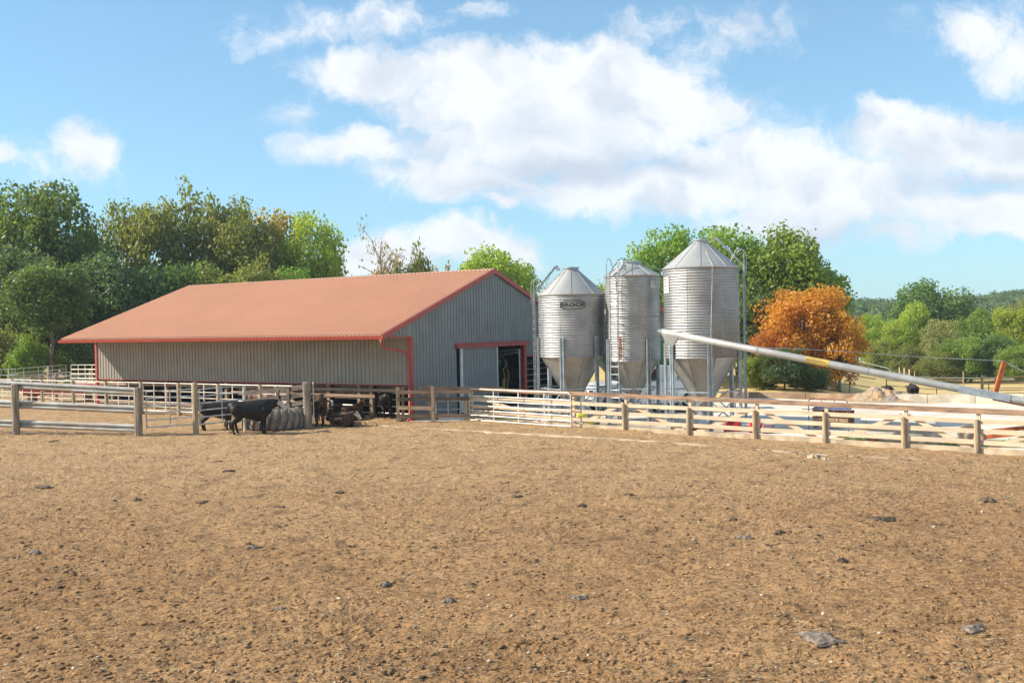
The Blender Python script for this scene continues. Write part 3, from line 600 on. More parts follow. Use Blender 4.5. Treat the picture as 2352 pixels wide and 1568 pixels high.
# the first gate of the crowd behind the big posts
GP1, GP2 = G(45, 998), G(325, 1001)
gd = norm(GP2 - GP1)
gf = thing('guardrail_fence', 'left foreground fence of three galvanised highway guardrails on thick weathered posts', 'fence', GP2)
def wrail(a, b, z, H=.31):
    mb = MB(); d = norm(V(b[0] - a[0], b[1] - a[1], 0)); n = V(d[1], -d[0], 0); n = n if n[1] < 0 else -n
    prof = [(.0, -.155), (.01, -.15), (.075, -.10), (.078, -.065), (.02, -.02), (.015, 0), (.02, .02), (.078, .065), (.075, .10), (.01, .15), (.0, .155)]
    vs = []
    for q in (a, b):
        for o, zz in prof: vs.append(V(q[0], q[1], z[0] if q is a else z[1]) + n * o + Z * zz)
    k = len(prof); mb.add(vs, [(i, i + 1, k + i + 1, k + i) for i in range(k - 1)])
    return mb.build('guardrail', M['guard'], gf)
ng = V(gd[1], -gd[0], 0); ng = ng if ng[1] < 0 else -ng
GP0 = GP1 - gd * 5.4
def hz(px, py, p): return float(AT(px, py, p[1])[2])
for k, (yl, yr) in enumerate(((383, 904), (455, 0), (0, 0))): pass
def zc(px, py, P): return float(PLN(px, py, GP1, ng)[2])
ZL = [zc(45, (850 + z / 4.704) * .9408, GP1) for z in (425, 645, 865)]
ZR_ = [zc(325, (850 + z / 4.704) * .9408, GP2) for z in (498, 705, 920)]
def ex(k, p):  # extrapolate along the line of the fence
    t = np.dot(p - GP1, gd) / np.linalg.norm(GP2 - GP1); return ZL[k] * (1 - t) + ZR_[k] * t
for k in range(3):
    for a, b in ((GP0 - gd * .3, GP1 + gd * .02), (GP1 + gd * .0, GP2 - gd * .02)):
        off = -ng * (.0 if k else .0) + ng * .02 * (1 if a is GP1 else 1)
        wrail(a + ng * .03, b + ng * .03, (ex(k, a), ex(k, b)))
for p, h in ((GP0, 2.05), (GP1, 2.02), (GP2, 1.86)):
    mb = MB(); q = p + ng * .18 - gd * (.0 if p is not GP1 else .0); s = .13
    pts = []; 
    mb.tube([V(q[0], q[1], -.1), V(q[0] + .01, q[1], .6), V(q[0] - .01, q[1], 1.3), V(q[0] + .0, q[1], h - .03), V(q[0], q[1], h)], [.148, .14, .142, .148, .125], 9)
    mb.build('post', M['greywood'], gf)
# gates right of the guardrail fence
GA = GP2 + ng * .02 + V(.22, 0, 0); GB = G(450, 998); GC = V((558 - 1176) / 2306 * 39.3, 39.3, 0)
gate('grey slanting tube gate between the last guardrail post and the yellow round post', GA, GB - V(.12, -.15, 0), .33, 1.36, 4, 1, M['pipeblue'], r=.03, name='tube_gate', dz=(0, .06))
gate('grey tube gate behind the two black cattle, right of the yellow round post', GB + V(.12, .15, 0), GC, .38, 1.34, 4, 1, M['pipeblue'], r=.03, dz=(0, .08))
pl = thing('gate_post', 'tall yellowish round timber post between the two grey tube gates', 'post', GB); post_round(pl, GB, 2.0, .11, M['lumberpost'])
pl = thing('gate_post', 'thin white steel post where the grey gate meets the dark wooden fence', 'post', GC); mb = MB(); mb.tube([GC + V(0, 0, 0), GC + V(0, 0, 1.78)], .055, 10); mb.build('post', M['pipe'], pl)
# dark weathered board fence behind the tyre trough
DP = V((703 - 1176) / 2306 * 39.9, 39.9, 0); DLq = V((606 - 1176) / 2306 * 41.7, 41.7, 0); DL2 = V((560 - 1176) / 2306 * 42.4, 42.4, 0)
dfc = thing('plank_fence', 'dark weathered plank fence with three sagging rails behind the tyre trough', 'fence', DP)
mb = MB(); mb.tube([DP - Z * .1, DP + V(.0, 0, .9), DP + V(-.02, 0, 1.82), DP + V(-.02, 0, 1.86)], [.17, .165, .17, .14], 9); mb.build('post', M['greywood'], dfc)
mb = MB(); mb.tube([DL2, DL2 + Z * 1.5], .1, 8); mb.build('post', M['greywood'], dfc)
dn = norm(DP - DL2)
for (yl, yr) in (((850 + 512 / 4.704) * .9408, (850 + 440 / 4.704) * .9408), ((850 + 615 / 4.704) * .9408, (850 + 525 / 4.704) * .9408), ((850 + 715 / 4.704) * .9408, (850 + 612 / 4.704) * .9408)):
    za = AT(598, yl, DL2[1])[2]; zb = AT(697, yr, DP[1])[2]
    board(dfc, DL2, DP, za, zb, .19, .05, M['greyboard'], 'rail', off=V(0, -.12, 0))
for px, y0, y1 in ((638, 470, 760), (692 - 2, 440, 700)):
    pass
for px, zz in ((640, (.35, 1.50)), (690 - 26 + 0, (.5, 1.62))):
    t = (px - 560) / (703 - 560.); q = DL2 * (1 - t) + DP * t + V(0, -.20, 0); mb = MB(); mb.box(V(q[0], q[1], sum(zz) / 2), (.17, .05, zz[1] - zz[0]), (dn, V(-dn[1], dn[0], 0), Z)); mb.build('upright', M['greyboard'], dfc)
gate('bright steel chained gate end beside the thick weathered post', DP + V(.24, .0, 0), (DP + V(.24, 0, 0)) * 1.045, .3, 1.45, 4, 0, M['pipe'], r=.02)

# white pen panels in front of the barn's open side
PO = -2.25
pens = [(3.9, 6.6), (6.6, 9.3), (9.3, 12.0), (12.0, 14.7), (14.7, 17.4), (17.4, 20.1), (20.1, 22.8), (22.8, 25.5), (25.5, 28.2), (28.2, 30.9), (30.9, 33.6)]
where = ['behind the thick weathered post', 'behind the dark plank fence', 'behind the white faced calf', 'behind the yellow round gate post', 'behind the slanting grey gate', 'just right of the last guardrail post',
         'under the lit end of the barn wall', 'at the red far corner of the barn', 'first one left of the barn', 'second one left of the barn', 'at the left edge of the picture']
for i, ((a, b), w) in enumerate(zip(pens, where)):
    gate('white pipe pen panel %s' % w, BP(a + .12, PO, 0), BP(b - .12, PO, 0), .2, 1.33, 4, 2, M['pipe'], r=.026, name='pipe_gate', cat='pipe gate', group='white pipe pen panels in front of the barn', spacing=[.2, .43, .67, .95])
for k, s in enumerate([3.9, 6.6, 9.3, 12.0, 14.7, 17.4, 20.1, 22.8, 25.5, 28.2]):
    p = BP(s, PO, 0); t = thing('pen_post', 'yellowish round timber post of the pens, ' + ['beside the thick weathered post', 'right of the calf at the trough', 'above the back of the standing calf', 'left of the calves', 'behind the slanting gate', 'right of the last guardrail post', 'behind the guardrail end', 'under the far barn corner', 'first one left of the barn', 'second one left of the barn'][k], 'post', p, 'round timber posts of the pens')
    post_round(t, p, 1.56, .1, M['lumberpost'], lean=(.02 * math.sin(k), 0))
# more pens further left and behind
def far_panel(px0, px1, D0, D1, lab, zt=1.45, nb=4, m='pipe'):
    a = V((px0 - 1176) / 2306 * D0, D0, 0); b = V((px1 - 1176) / 2306 * D1, D1, 0)
    gate(lab, a, b, .2, zt - .2, nb, 3, M[m], r=.03, name='pipe_gate', cat='pipe gate', group='far white pen panels left of the barn')
far_panel(-60, 112, 56, 58.5, 'far white pen panel behind the left guardrail post')
far_panel(118, 222, 60, 60, 'far white pen panel touching the barn corner')
far_panel(16, 160, 61, 66, 'far white pen panel slanting away below the pale tree trunk')
far_panel(162, 225, 71, 70, 'farthest white pen panel left of the red barn corner', 1.75)
far_panel(18, 150, 66, 73, 'farthest slanting white pen panel under the trees', 1.7)
far_panel(-40, 34, 66, 66, 'far grey blue pen panel at the left picture edge', 1.7, 3, 'galvleg')
for k, (px, D_) in enumerate(((126, 60), (206, 70.5), (70, 57.5), (110, 66))):
    p = V((px - 1176) / 2306 * D_, D_, 0); t = thing('pen_post', 'small far timber post of the left pens, ' + ['left of the barn corner panel', 'behind the barn corner panel', 'behind the first guardrail post', 'below the pale tree trunk'][k], 'post', p); post_round(t, p, 1.5, .1, M['lumberpost'])
bn = thing('feed_bunk', 'faded red feed bunk standing in the far left pens', 'feed bunk', AT(190, 900, 58) * V(1, 1, 0))
q = ORG[bn.name]; mb = MB()
mb.hexa([q + V(-3.2, -.5, .5), q + V(.6, -.5, .5), q + V(.6, .5, .5), q + V(-3.2, .5, .5), q + V(-3.4, -.7, 1.02), q + V(.8, -.7, 1.02), q + V(.8, .7, 1.02), q + V(-3.4, .7, 1.02)]); mb.build('trough', M['red'], bn)
for sx in (-2.9, .3): mb = MB(); mb.box(q + V(sx, 0, .26), (.14, .9, .5)); mb.build('leg', M['rustpipe'], bn)
# ------------------------------------------------------------ tyre trough
tp = thing('tyre_trough', 'huge lugged tractor tyre laid flat as a water trough', 'trough', (-9.55, 40.25, 0)); TC = V(-9.55, 40.25, 0)
mb = MB(); prof = [(.78, .02), (1.02, .0), (1.16, .06), (1.21, .2), (1.20, .42), (1.14, .62), (1.07, .74), (.98, .80), (.86, .81), (.80, .74), (.84, .5), (.86, .1), (.78, .02)]
prof = [(r * 1.0, z * 1.04) for r, z in prof]; mb.lathe(prof, 72, TC); mb.build('carcass', M['rubber'], tp, smooth=True)
mb = MB()
for k in range(26):
    a = 2 * math.pi * k / 26; 
    def cp(an, r, z): return TC + V(r * math.cos(an), r * math.sin(an), z)
    w = .075
    A = [(a, 1.2, .02), (a + .015, 1.31, .1), (a + .05, 1.315, .3), (a + .1, 1.30, .45), (a + .13, 1.24, .62), (a + .14, 1.15, .74), (a + .14, 1.03, .815)]
    vs = []
    for (an, r, z) in A:
        vs += [cp(an - w, r - .10, z * 1.02), cp(an - w * .8, r, z * 1.02), cp(an + w * .8, r, z * 1.02), cp(an + w, r - .10, z * 1.02)]
    n = len(A); mb.add(vs, [(4 * i + j, 4 * i + j + 1, 4 * i + j + 5, 4 * i + j + 4) for i in range(n - 1) for j in range(3)] + [(0, 1, 2, 3), tuple(4 * (n - 1) + j for j in range(4))])
mb.build('tread', M['rubber'], tp)
mb = MB(); mb.lathe([(.0, .5), (.85, .5)], 40, TC); mb.build('water', M['glass'], tp)
# ------------------------------------------------------------ grain silos
def text_geo(s, size, ext=0.0, spx=1.0):
    cu = bpy.data.curves.new('lettering', 'FONT'); cu.body = s; cu.size = size; cu.align_x = 'CENTER'; cu.align_y = 'CENTER'; cu.offset = ext; cu.space_character = 1.06
    o = bpy.data.objects.new('lettering', cu); COL.objects.link(o); me = bpy.data.meshes.new_from_object(o.evaluated_get(bpy.context.evaluated_depsgraph_get()))
    bm = bmesh.new(); bm.from_mesh(me); bmesh.ops.triangulate(bm, faces=bm.faces)
    for _ in range(3):
        es = [e for e in bm.edges if e.calc_length() > size * .12]
        if es: bmesh.ops.subdivide_edges(bm, edges=es, cuts=1); bmesh.ops.triangulate(bm, faces=bm.faces)
    v = [(x.co.x * spx, x.co.y) for x in bm.verts]; f = [tuple(q.index for q in p.verts) for p in bm.faces]; bm.free()
    bpy.data.objects.remove(o); return v, f
def silo(label, px, D_, R, ztop, zlid, zbot, nleg, th0, ladder_th, zleg, rlid=.3, extra=None, lw=.38, cages=True, bolts=8):
    c = V((px - 1176) / 2306 * D_, D_, 0); c[0] = AT(px, 784, D_)[0]; t = thing('grain_silo', label, 'silo', c)
    cam_ = norm(V(-c[0], -c[1], 0)); rt = V(-cam_[1], cam_[0], 0)
    def dr(th): a = math.radians(th); return cam_ * math.cos(a) + rt * math.sin(a)
    A0 = math.atan2(cam_[1], cam_[0])
    nring = int(round((ztop - zbot) / .098)); prof = []
    for i in range(nring * 6 + 1):
        z = zbot + (ztop - zbot) * i / (nring * 6); prof.append((R + .0135 * math.cos(2 * math.pi * i / 6), z))
    mb = MB(); mb.lathe(prof, 72, c, A0); body = mb.build('cylinder', M['galv'], t, smooth=True)
    # bolted seams
    mb = MB(); zj = zbot + .05
    while zj < ztop:
        for k in range(64):
            th = k * 360 / 64; p = c + dr(th) * (R + .018) + Z * zj; mb.box(p, (.02, .02, .02), (dr(th), np.cross(Z, dr(th)), Z))
        zj += (ztop - zbot) / (3 if ztop - zbot < 3 else 4)
    nz_ = int((ztop - zbot) / .1)
    for th in range(-150, 180, 60):
        for k in range(nz_): p = c + dr(th + 8) * (R + .018) + Z * (zbot + .05 + k * .1); mb.box(p, (.02, .02, .02), (dr(th), np.cross(Z, dr(th)), Z))
    mb.build('bolt_rows', M['black'] if False else M['ladder'], body)
    mb = MB(); zc0 = ztop; npn = 9   # roof cone with raised seams
    K = 72; slope = (zlid - .13 - zc0) / (R + .05 - rlid)
    mb.lathe([(R + .035, zc0 - .035), (R + .05, zc0), (rlid, zlid - .13)], K, c, A0)
    roof_ = mb.build('roof_cone', M['galvroof'], t, smooth=False)
    mb = MB()
    for k in range(npn):
        th = -160 + k * 40; a = c + dr(th) * (R + .05) + Z * (zc0 + .005); b = c + dr(th) * rlid + Z * (zlid - .125); mb.beam(a, b, .02, .016)
        for j in range(14):
            q = a * (1 - (j + .5) / 14) + b * ((j + .5) / 14) + Z * .018; mb.box(q, (.022, .022, .014))
    mb.build('roof_seams', M['galvroof'], roof_)
    mb = MB(); mb.lathe([(rlid, zlid - .15), (rlid, zlid - .06), (rlid + .035, zlid - .06), (rlid + .035, zlid - .01), (rlid - .02, zlid), (0.001, zlid + .015)], 32, c); lid = mb.build('lid', M['galvleg'], t, smooth=False)
    # hopper cone: folded panels
    zo = zbot - (R - .16) * 1.62; zo = max(zo, .55)
    mb = MB(); n = 8; vs = []; NR = 6
    for j in range(NR + 1):
        f = j / NR; r = (R - .02) * (1 - f) + .17 * f; z = zbot + .02 - (zbot - zo) * f
        for k in range(n * 4):
            th = k * 360 / (n * 4); q = k % 4; rr = r * (1 + (.0 if q == 0 else -.022 if q in (1, 3) else -.03)); vs.append(c + dr(th + 22) * rr + Z * z)
    m_ = n * 4; mb.add(vs, [(j * m_ + k, j * m_ + (k + 1) % m_, (j + 1) * m_ + (k + 1) % m_, (j + 1) * m_ + k) for j in range(NR) for k in range(m_)])
    hop = mb.build('hopper', M['galvcone'], t, smooth=False)
    mb = MB()
    for k in range(n): th = k * 45 + 22; mb.beam(c + dr(th) * (R - .01) + Z * zbot, c + dr(th) * .18 + Z * (zo + .02), .05, .025)
    mb.build('hopper_ribs', M['galvcone'], hop)
    mb = MB(); mb.lathe([(.17, zo + .02), (.16, zo - .12), (.2, zo - .12), (.2, zo - .2)], 20, c); mb.build('outlet', M['galvleg'], t)
    # legs: folded channels
    feet = []
    for k in range(nleg):
        th = th0 + 360 / nleg * k; d = dr(th); s = np.cross(Z, d); q = c + d * (R + .03); feet.append(q)
        mb = MB(); w, dp, tk = .17, .07, .012
        sec = [(-w / 2 - .03, 0), (-w / 2, 0), (-w / 2 + .02, dp), (w / 2 - .02, dp), (w / 2, 0), (w / 2 + .03, 0), (w / 2 + .03, -tk), (w / 2 - .012, -tk), (w / 2 - .035, dp - tk), (-w / 2 + .035, dp - tk), (-w / 2 + .012, -tk), (-w / 2 - .03, -tk)]
        sec = [(-w / 2, 0), (-w / 2, dp), (-w / 2 + .045, dp), (-w / 2 + .06, .02), (w / 2 - .06, .02), (w / 2 - .045, dp), (w / 2, dp), (w / 2, 0)]
        P = [q + s * a + d * b for a, b in sec]; mb.prism([p + Z * .0 for p in P], V(0, 0, 0), V(0, 0, zleg)); mb.build('leg', M['galvleg'], t)
    for k in range(nleg):
        a, b = feet[k], feet[(k + 1) % nleg]; a = a * .93 + b * .07; b2 = b
        mb = MB(); mb.beam(a + Z * .35, b2 + Z * 1.35, .012, .05); mb.beam(a + Z * 1.35, b2 + Z * .35, .012, .05); mb.build('cross_brace', M['galvleg'], t)
        mb = MB(); mb.beam(a + Z * 1.42, b2 + Z * 1.42, .012, .05); mb.build('strut', M['galvleg'], t)
    # ladder
    d = dr(ladder_th); s = np.cross(Z, d); s = s if np.dot(s, rt) > 0 or abs(np.dot(s, rt)) < .2 else -s
    rl = R + .2; L = thing('x', 'x', 'x') if False else None
    m1 = MB(); top = ztop + .05; cA = c + d * (R + .2) + Z * top; cB = c + d * (rlid + .3) + Z * (zlid + .05)
    for sg in (-1, 1):
        o = s * lw / 2 * sg; m1.beam(c + d * rl + o + Z * .3, cA + o, .03, .045, up=tuple(d)); m1.beam(cA + o, cB + o, .03, .045, up=(0, 0, 1)); m1.beam(cB + o, cB + o - d * .12 - Z * .18, .03, .045, up=(0, 0, 1))
    lad = m1.build('ladder', M['ladder'], t)
    m2 = MB(); z = .5
    while z < top: m2.tube([c + d * rl - s * lw / 2 + Z * z, c + d * rl + s * lw / 2 + Z * z], .014, 6); z += .3
    for k in range(1, 6): q = cA * (1 - k / 6) + cB * (k / 6); m2.tube([q - s * lw / 2, q + s * lw / 2], .014, 6)
    m2.build('rungs', M['galvleg'], lad)
    m2 = MB(); z = zbot + .25
    while z < ztop:
        for sg in (-1, 1): m2.beam(c + d * (R) + s * lw / 2 * sg + Z * z, c + d * rl + s * lw / 2 * sg + Z * z, .02, .02)
        z += 1.2
    m2.build('ladder_brackets', M['ladder'], lad)
    if cages:   # bent handrails at the top of the ladder
        for sg in (-1, 1):
            o = s * (lw / 2 + .1) * sg; b = c + d * (rl + .05) + o; pts = [b + Z * (ztop - .3), b + Z * (ztop + .45)]
            for k in range(7): an = math.pi * k / 6; pts.append(b - d * .17 * (1 - math.cos(an)) + Z * (ztop + .45 + .2 * math.sin(an)))
            pts.append(b - d * .55 + Z * (ztop + .1)); mb = MB(); mb.tube(pts, .016, 7); mb.build('handrail', M['ladder'], t)
    if extra: extra(t, c, dr, R, body, roof_, lid)
    return t, c, dr, feet
def Zat(px, py, D_): return float(AT(px, py, D_)[2])
def wrap(mbv, c, dr, R, th_c, z_c, v):   # wrap flat letter outlines round the cylinder
    return [c + dr(th_c + math.degrees(x / R)) * (R + .0225) + Z * (z_c + y) for x, y in v]
def brock(t, c, dr, R, body, roof_, lid):
    v, f = text_geo('BROCK', .19, .004, 1.45); mb = MB(); zc_ = zt1 - .42; mb.add(wrap(mb, c, dr, R, 2, zc_, v), f); mb.build('lettering', M['ink'], body)
    ol = [(-.475, .10), (-.475, .12), (-.22, .175), (.22, .175), (.475, .12), (.475, .08), (.505, .0), (.475, -.08), (.475, -.12), (.22, -.175), (-.22, -.175), (-.475, -.12), (-.475, -.08), (-.505, 0), (-.475, .08)]
    mb = MB(); P = []
    for i in range(len(ol)):
        a, b = ol[i], ol[(i + 1) % len(ol)]; kk = max(1, int(math.hypot(b[0] - a[0], b[1] - a[1]) / .03))
        for j in range(kk): P.append((a[0] + (b[0] - a[0]) * j / kk, a[1] + (b[1] - a[1]) * j / kk))
    n = len(P); vo = wrap(mb, c, dr, R, 2, zc_, P + [(x * .955 , y * .88) for x, y in P]); mb.add(vo, [(i, (i + 1) % n, n + (i + 1) % n, n + i) for i in range(n)]); mb.build('logo_outline', M['ink'], body)
zt1 = Zat(1388, 676, 40.3); zl1 = Zat(1321, 613.6, 40.3); zb1 = Zat(1388, 816, 40.3)
silo('shorter wide grain silo next to the barn with black lettering in a six sided outline', 1314, 40.3, 1.33, zt1, zl1, zb1, 6, 43, -78, Zat(1369, 772, 39.2), extra=brock)
def brs(t, c, dr, R, body, roof_, lid):
    v, f = text_geo('BROCK', .17, .012, 1.4); mb = MB(); mb.add(wrap(mb, c, dr, R, 68, zt2 - .36, v), f); mb.build('lettering', M['galvleg'], body)
    mb = MB(); bg_ = [(x * .1, y) for y in (-.13, .13) for x in range(-5, 6)]; vv = [c + dr(68 + math.degrees(x / R)) * (R + .0195) + Z * (zt2 - .36 + y) for x, y in bg_]; mb.add(vv, [(i, i + 1, 12 + i, 11 + i) for i in range(10)]); mb.build('faded_decal', M['fade'], body)
    mb = MB(); vv = []  
    for z in np.linspace(zb2 + .1, zb2 + .95, 10):
        w = 3.2 + 1.2 * math.sin(z * 9); vv += [c + dr(-27 - w) * (R + .019) + Z * z, c + dr(-27 + w * .4) * (R + .019) + Z * z]
    mb.add(vv, [(2 * i, 2 * i + 1, 2 * i + 3, 2 * i + 2) for i in range(9)]); mb.build('rust_stain', M['rust'], body)
    # lid opener rod down the right side
    mb = MB(); p0 = c + Z * (zl2 + .1); p1 = c + dr(80) * (R + .05) + Z * (zt2 + .22); mb.tube([p0, p1], .014, 6); mb.tube([p1, c + dr(84) * (R + .08) + Z * (zt2 - .05), c + dr(84) * (R + .08) + Z * 1.2], .012, 6); mb.build('lid_cable', M['ladder'], t)
zt2 = Zat(1515, 633, 39.4); zl2 = Zat(1454, 600, 39.4); zb2 = Zat(1515, 826, 39.4)
silo('narrow middle grain silo with a ladder up its front and a faded decal', 1454, 39.4, 1.06, zt2, zl2, zb2, 4, 31, -34, Zat(1488, 778, 38.4), rlid=.34, extra=brs)
M['stickerw'] = mat('white_sticker', (.75, .73, .7), .5, var=.05)
def third(t, c, dr, R, body, roof_, lid):
    vv = []; mb = MB()
    for y in (-.28, .3):
        for k in range(7): vv.append(c + dr(-76 + k * 3.2) * (R + .0195) + Z * (zt3 - .62 + y))
    mb.add(vv, [(i, i + 1, 8 + i, 7 + i) for i in range(6)]); stk = mb.build('warning_sticker', M['stickerw'], body)
    mb = MB()
    for y in (.2, .1, -.02, -.16):
        h = .018; vv = [c + dr(-74 + k * 3) * (R + .0225) + Z * (zt3 - .6 + y + e) for e in (-h, h) for k in range(5)]; mb.add(vv, [(i, i + 1, 6 + i, 5 + i) for i in range(4)])
    mb.build('red_print', M['red'], stk)
    mb = MB(); mb.tube([c + Z * (zl3), c + dr(16) * (R + .1) + Z * (zt3 + .05), c + dr(16) * (R + .06) + Z * (zt3 - .5), c + dr(10) * (R + .06) + Z * 1.5], .008, 5); mb.build('lid_cable', M['pipe'], t)
M['reflection_patch'] = mat('painted_reflection', (0.80, 0.82, 0.86), 0.35, 0.6, var=.05)  # unused colour for a painted band of reflected light on the silo
def browns(nt, g, c, p):
    s = N(nt, 'ShaderNodeSeparateXYZ'); nt.links.new(g.outputs['Position'], s.inputs[0])
    mp = N(nt, 'ShaderNodeMapping'); mp.inputs['Scale'].default_value = (5, 5, 0.5); nt.links.new(g.outputs['Position'], mp.inputs[0])
    n = N(nt, 'ShaderNodeTexNoise', i_Scale=1.0, i_Detail=5.0, i_Roughness=0.7); nt.links.new(mp.outputs[0], n.inputs['Vector'])
    f = mth(nt, 'MULTIPLY', smooth(nt, n.outputs[0], 0.3, 0.6, 0.4, 1), smooth(nt, s.outputs[0], 6.95, 7.35, 0, 1))
    zf = smooth(nt, s.outputs[2], 2.6, 4.9, 1, 0); f = mth(nt, 'MULTIPLY', f, mth(nt, 'ADD', zf, 0.15, clamp=True)); c = streaks(nt, g, c, p)
    nt.links.new(mth(nt, 'MULTIPLY_ADD', f, -.5, .7), p.inputs['Metallic']); return mixc(nt, f, c, (0.27, 0.18, 0.11))
zt3 = Zat(1694, 615, 37.2); zl3 = Zat(1611, 549.5, 37.2); zb3 = Zat(1694, 818, 37.2)
gsv = M['galv']; M['galv'] = mat('galvanised_stained', (0.38, 0.38, 0.38), 0.4, 0.7, var=0.08, vs=1.5, extra=browns)
s3, c3, dr3, ft3 = silo('tallest and widest grain silo with a brown stained side and pointed roof', 1612, 37.2, 1.37, zt3, zl3, zb3, 6, 11, 80, Zat(1628, 800 - 12, 35.9), rlid=.27, extra=third, cages=True)
M['galv'] = gsv
# ------------------------------------------------------------ auger
A0_ = AT(1519, 762, 35.3); A1_ = AT(2352, 921, 30.2); ad = norm(A1_ - A0_); A2_ = A1_ + ad * 6.4
au = thing('grain_auger', 'long pale grey grain auger tube slanting down to an orange frame at right', 'auger', (A1_[0], A1_[1], 0))
mb = MB(); mb.tube([A0_, A0_ + ad * 4, A0_ + ad * 8, A1_, A2_], .118, 20); tube_ = mb.build('tube', M['auger'], au, smooth=False)
for p in tube_.data.polygons: p.use_smooth = len(p.vertices) == 4
mb = MB(); mb.tube([A0_ - ad * .12, A0_ + ad * .01], .07, 12); mb.tube([A0_ - ad * .03, A0_ + ad * .02], .128, 20)
for k in (3.4, 7.0, 10.4, 13.5): mb.tube([A0_ + ad * k, A0_ + ad * (k + .05)], .124, 20)
mb.build('collars', M['galvleg'], tube_)
sd = norm(np.cross(ad, Z)); 
mb = MB(); q = A0_ + ad * .32; w = .22
mb.hexa([q - ad * .1 - sd * .08 - Z * .42, q + ad * .12 - sd * .08 - Z * .42, q + ad * .12 + sd * .08 - Z * .42, q - ad * .1 + sd * .08 - Z * .42, q - ad * .3 - sd * .11 - Z * .02, q + ad * .34 - sd * .11 - Z * .05, q + ad * .34 + sd * .11 - Z * .05, q - ad * .3 + sd * .11 - Z * .02]); mb.build('spout', M['auger'], au)
def wband(a, b, m, name):
    mb = MB(); mb.tube([a, b], .1215, 20, caps=False); return mb.build(name, m, tube_)
b0 = AT(1853, 827, 33.2); tb = float(np.dot(b0 - A0_, ad)); wband(A0_ + ad * tb, A0_ + ad * (tb + .76), M['yellow'], 'yellow_decal')
mb = MB()
for k in range(11):   # worn black print on the yellow decal
    q = A0_ + ad * (tb + .06 + k * .056); cn = norm(EYE - q); cn = norm(cn - ad * np.dot(cn, ad)); up = norm(np.cross(cn, ad)); up = up if up[2] > 0 else -up
    mb.box(q + cn * .123 + up * .01, (.03, .05, .004), (ad, up, cn))
mb.build('decal_print', M['rustpipe'], tube_)
MT = AT(2307, 829, 30.9); MBt = AT(2284, 905, 30.9); mb = MB(); mb.beam(MT, MBt - Z * .05, .1, .13, up=(1, 0, 0)); mast = mb.build('mast', M['rust'], au)
for dz in (-.03, .03):
    mb = MB(); mb.tube([MT + V(0, dz, 0), (MT + AT(1930, 806, 32.8)) / 2 - Z * .03, AT(1930, 806, 32.8), A0_ + ad * 3.6 + Z * .13], .0075, 5); mb.build('cable', M['galvleg'], au)
    mb = MB(); mb.tube([MT + V(0, dz, 0), A1_ + ad * 1.8 + Z * .12], .0075, 5); mb.build('cable', M['galvleg'], au)
mb = MB(); tm = float(np.dot(MBt - A0_, ad)); mb.beam(A0_ + ad * (tm - 1.0), A0_ + ad * (tm + .45), .26, .2); mb.build('saddle', M['galvleg'], au)
for sg in (-1, 1):
    s2_ = sd * .35 * sg
    mb = MB(); mb.beam(AT(2281, 912, 30.7) + s2_ * .3, AT(2281, 912, 30.7) + V(5.5, -2.4, -1.25) + s2_, .08, .16); mb.build('frame_beam', M['rust'], au)
ax = G(2228, 1020, 0) ; ax = V(ax[0], ax[1], 0)
def wheel(parent, c, axd, R, w, name='wheel'):
    mb = MB(); axd = norm(axd); u = norm(np.cross(axd, Z)); v = np.cross(u, axd); prof = [(R * .62, -w * .42), (R * .86, -w * .5), (R * .97, -w * .36), (R, -w * .15), (R, w * .15), (R * .97, w * .36), (R * .86, w * .5), (R * .62, w * .42)]
    n = 28; vs = [c + axd * o + (u * math.cos(2 * math.pi * k / n) + v * math.sin(2 * math.pi * k / n)) * r for r, o in prof for k in range(n)]
    mb.add(vs, [(i * n + k, i * n + (k + 1) % n, (i + 1) * n + (k + 1) % n, (i + 1) * n + k) for i in range(len(prof) - 1) for k in range(n)]); ty = mb.build(name, M['rubber'] if name == 'wheel' else M['blackrub'], parent, smooth=True)
    mb = MB(); vs = [c + axd * o + (u * math.cos(2 * math.pi * k / n) + v * math.sin(2 * math.pi * k / n)) * r for r, o in ((R * .63, -w * .4), (R * .5, -w * .2), (R * .2, -w * .22), (R * .18, -w * .4), (.001, -w * .4)) for k in range(n)]
    mb.add(vs, [(i * n + k, i * n + (k + 1) % n, (i + 1) * n + (k + 1) % n, (i + 1) * n + k) for i in range(4) for k in range(n)])
    vs = [c + axd * o + (u * math.cos(2 * math.pi * k / n) + v * math.sin(2 * math.pi * k / n)) * r for r, o in ((R * .63, w * .4), (.001, w * .3)) for k in range(n)]; mb.add(vs, [(k, (k + 1) % n, n + (k + 1) % n, n + k) for k in range(n)])
    mb.build('rim', M['kerb'] if name == 'wheel' else M['chrome'], ty); return ty
w1 = AT(2222, 992, 31.6); w2 = AT(2240, 1018, 30.4)
w1[2] = .28; w2[2] = .28
for wc in (w1, w2): wheel(au, wc, norm(w1 - w2) if wc is w2 else norm(w2 - w1), .30, .17)
mb = MB(); mb.tube([w1, w2], .05, 8); mb.build('axle', M['rust'], au)
for wc in (w1, w2): mb = MB(); mb.beam(wc + V(.05, 0, 0), wc + V(6.0, -2.6, .9), .09, .12); mb.build('frame_leg', M['rust'], au)
mb = MB(); q = w2 + V(1.3, -.1, .0); mb.prism([q + V(0, 0, .12), q + V(2.6, -.9, .62), q + V(2.6, -.9, .74), q + V(1.6, -.55, .72)], V(0, 0, 0), V(.05, .3, 0)); mb.build('gusset', M['rust'], au)
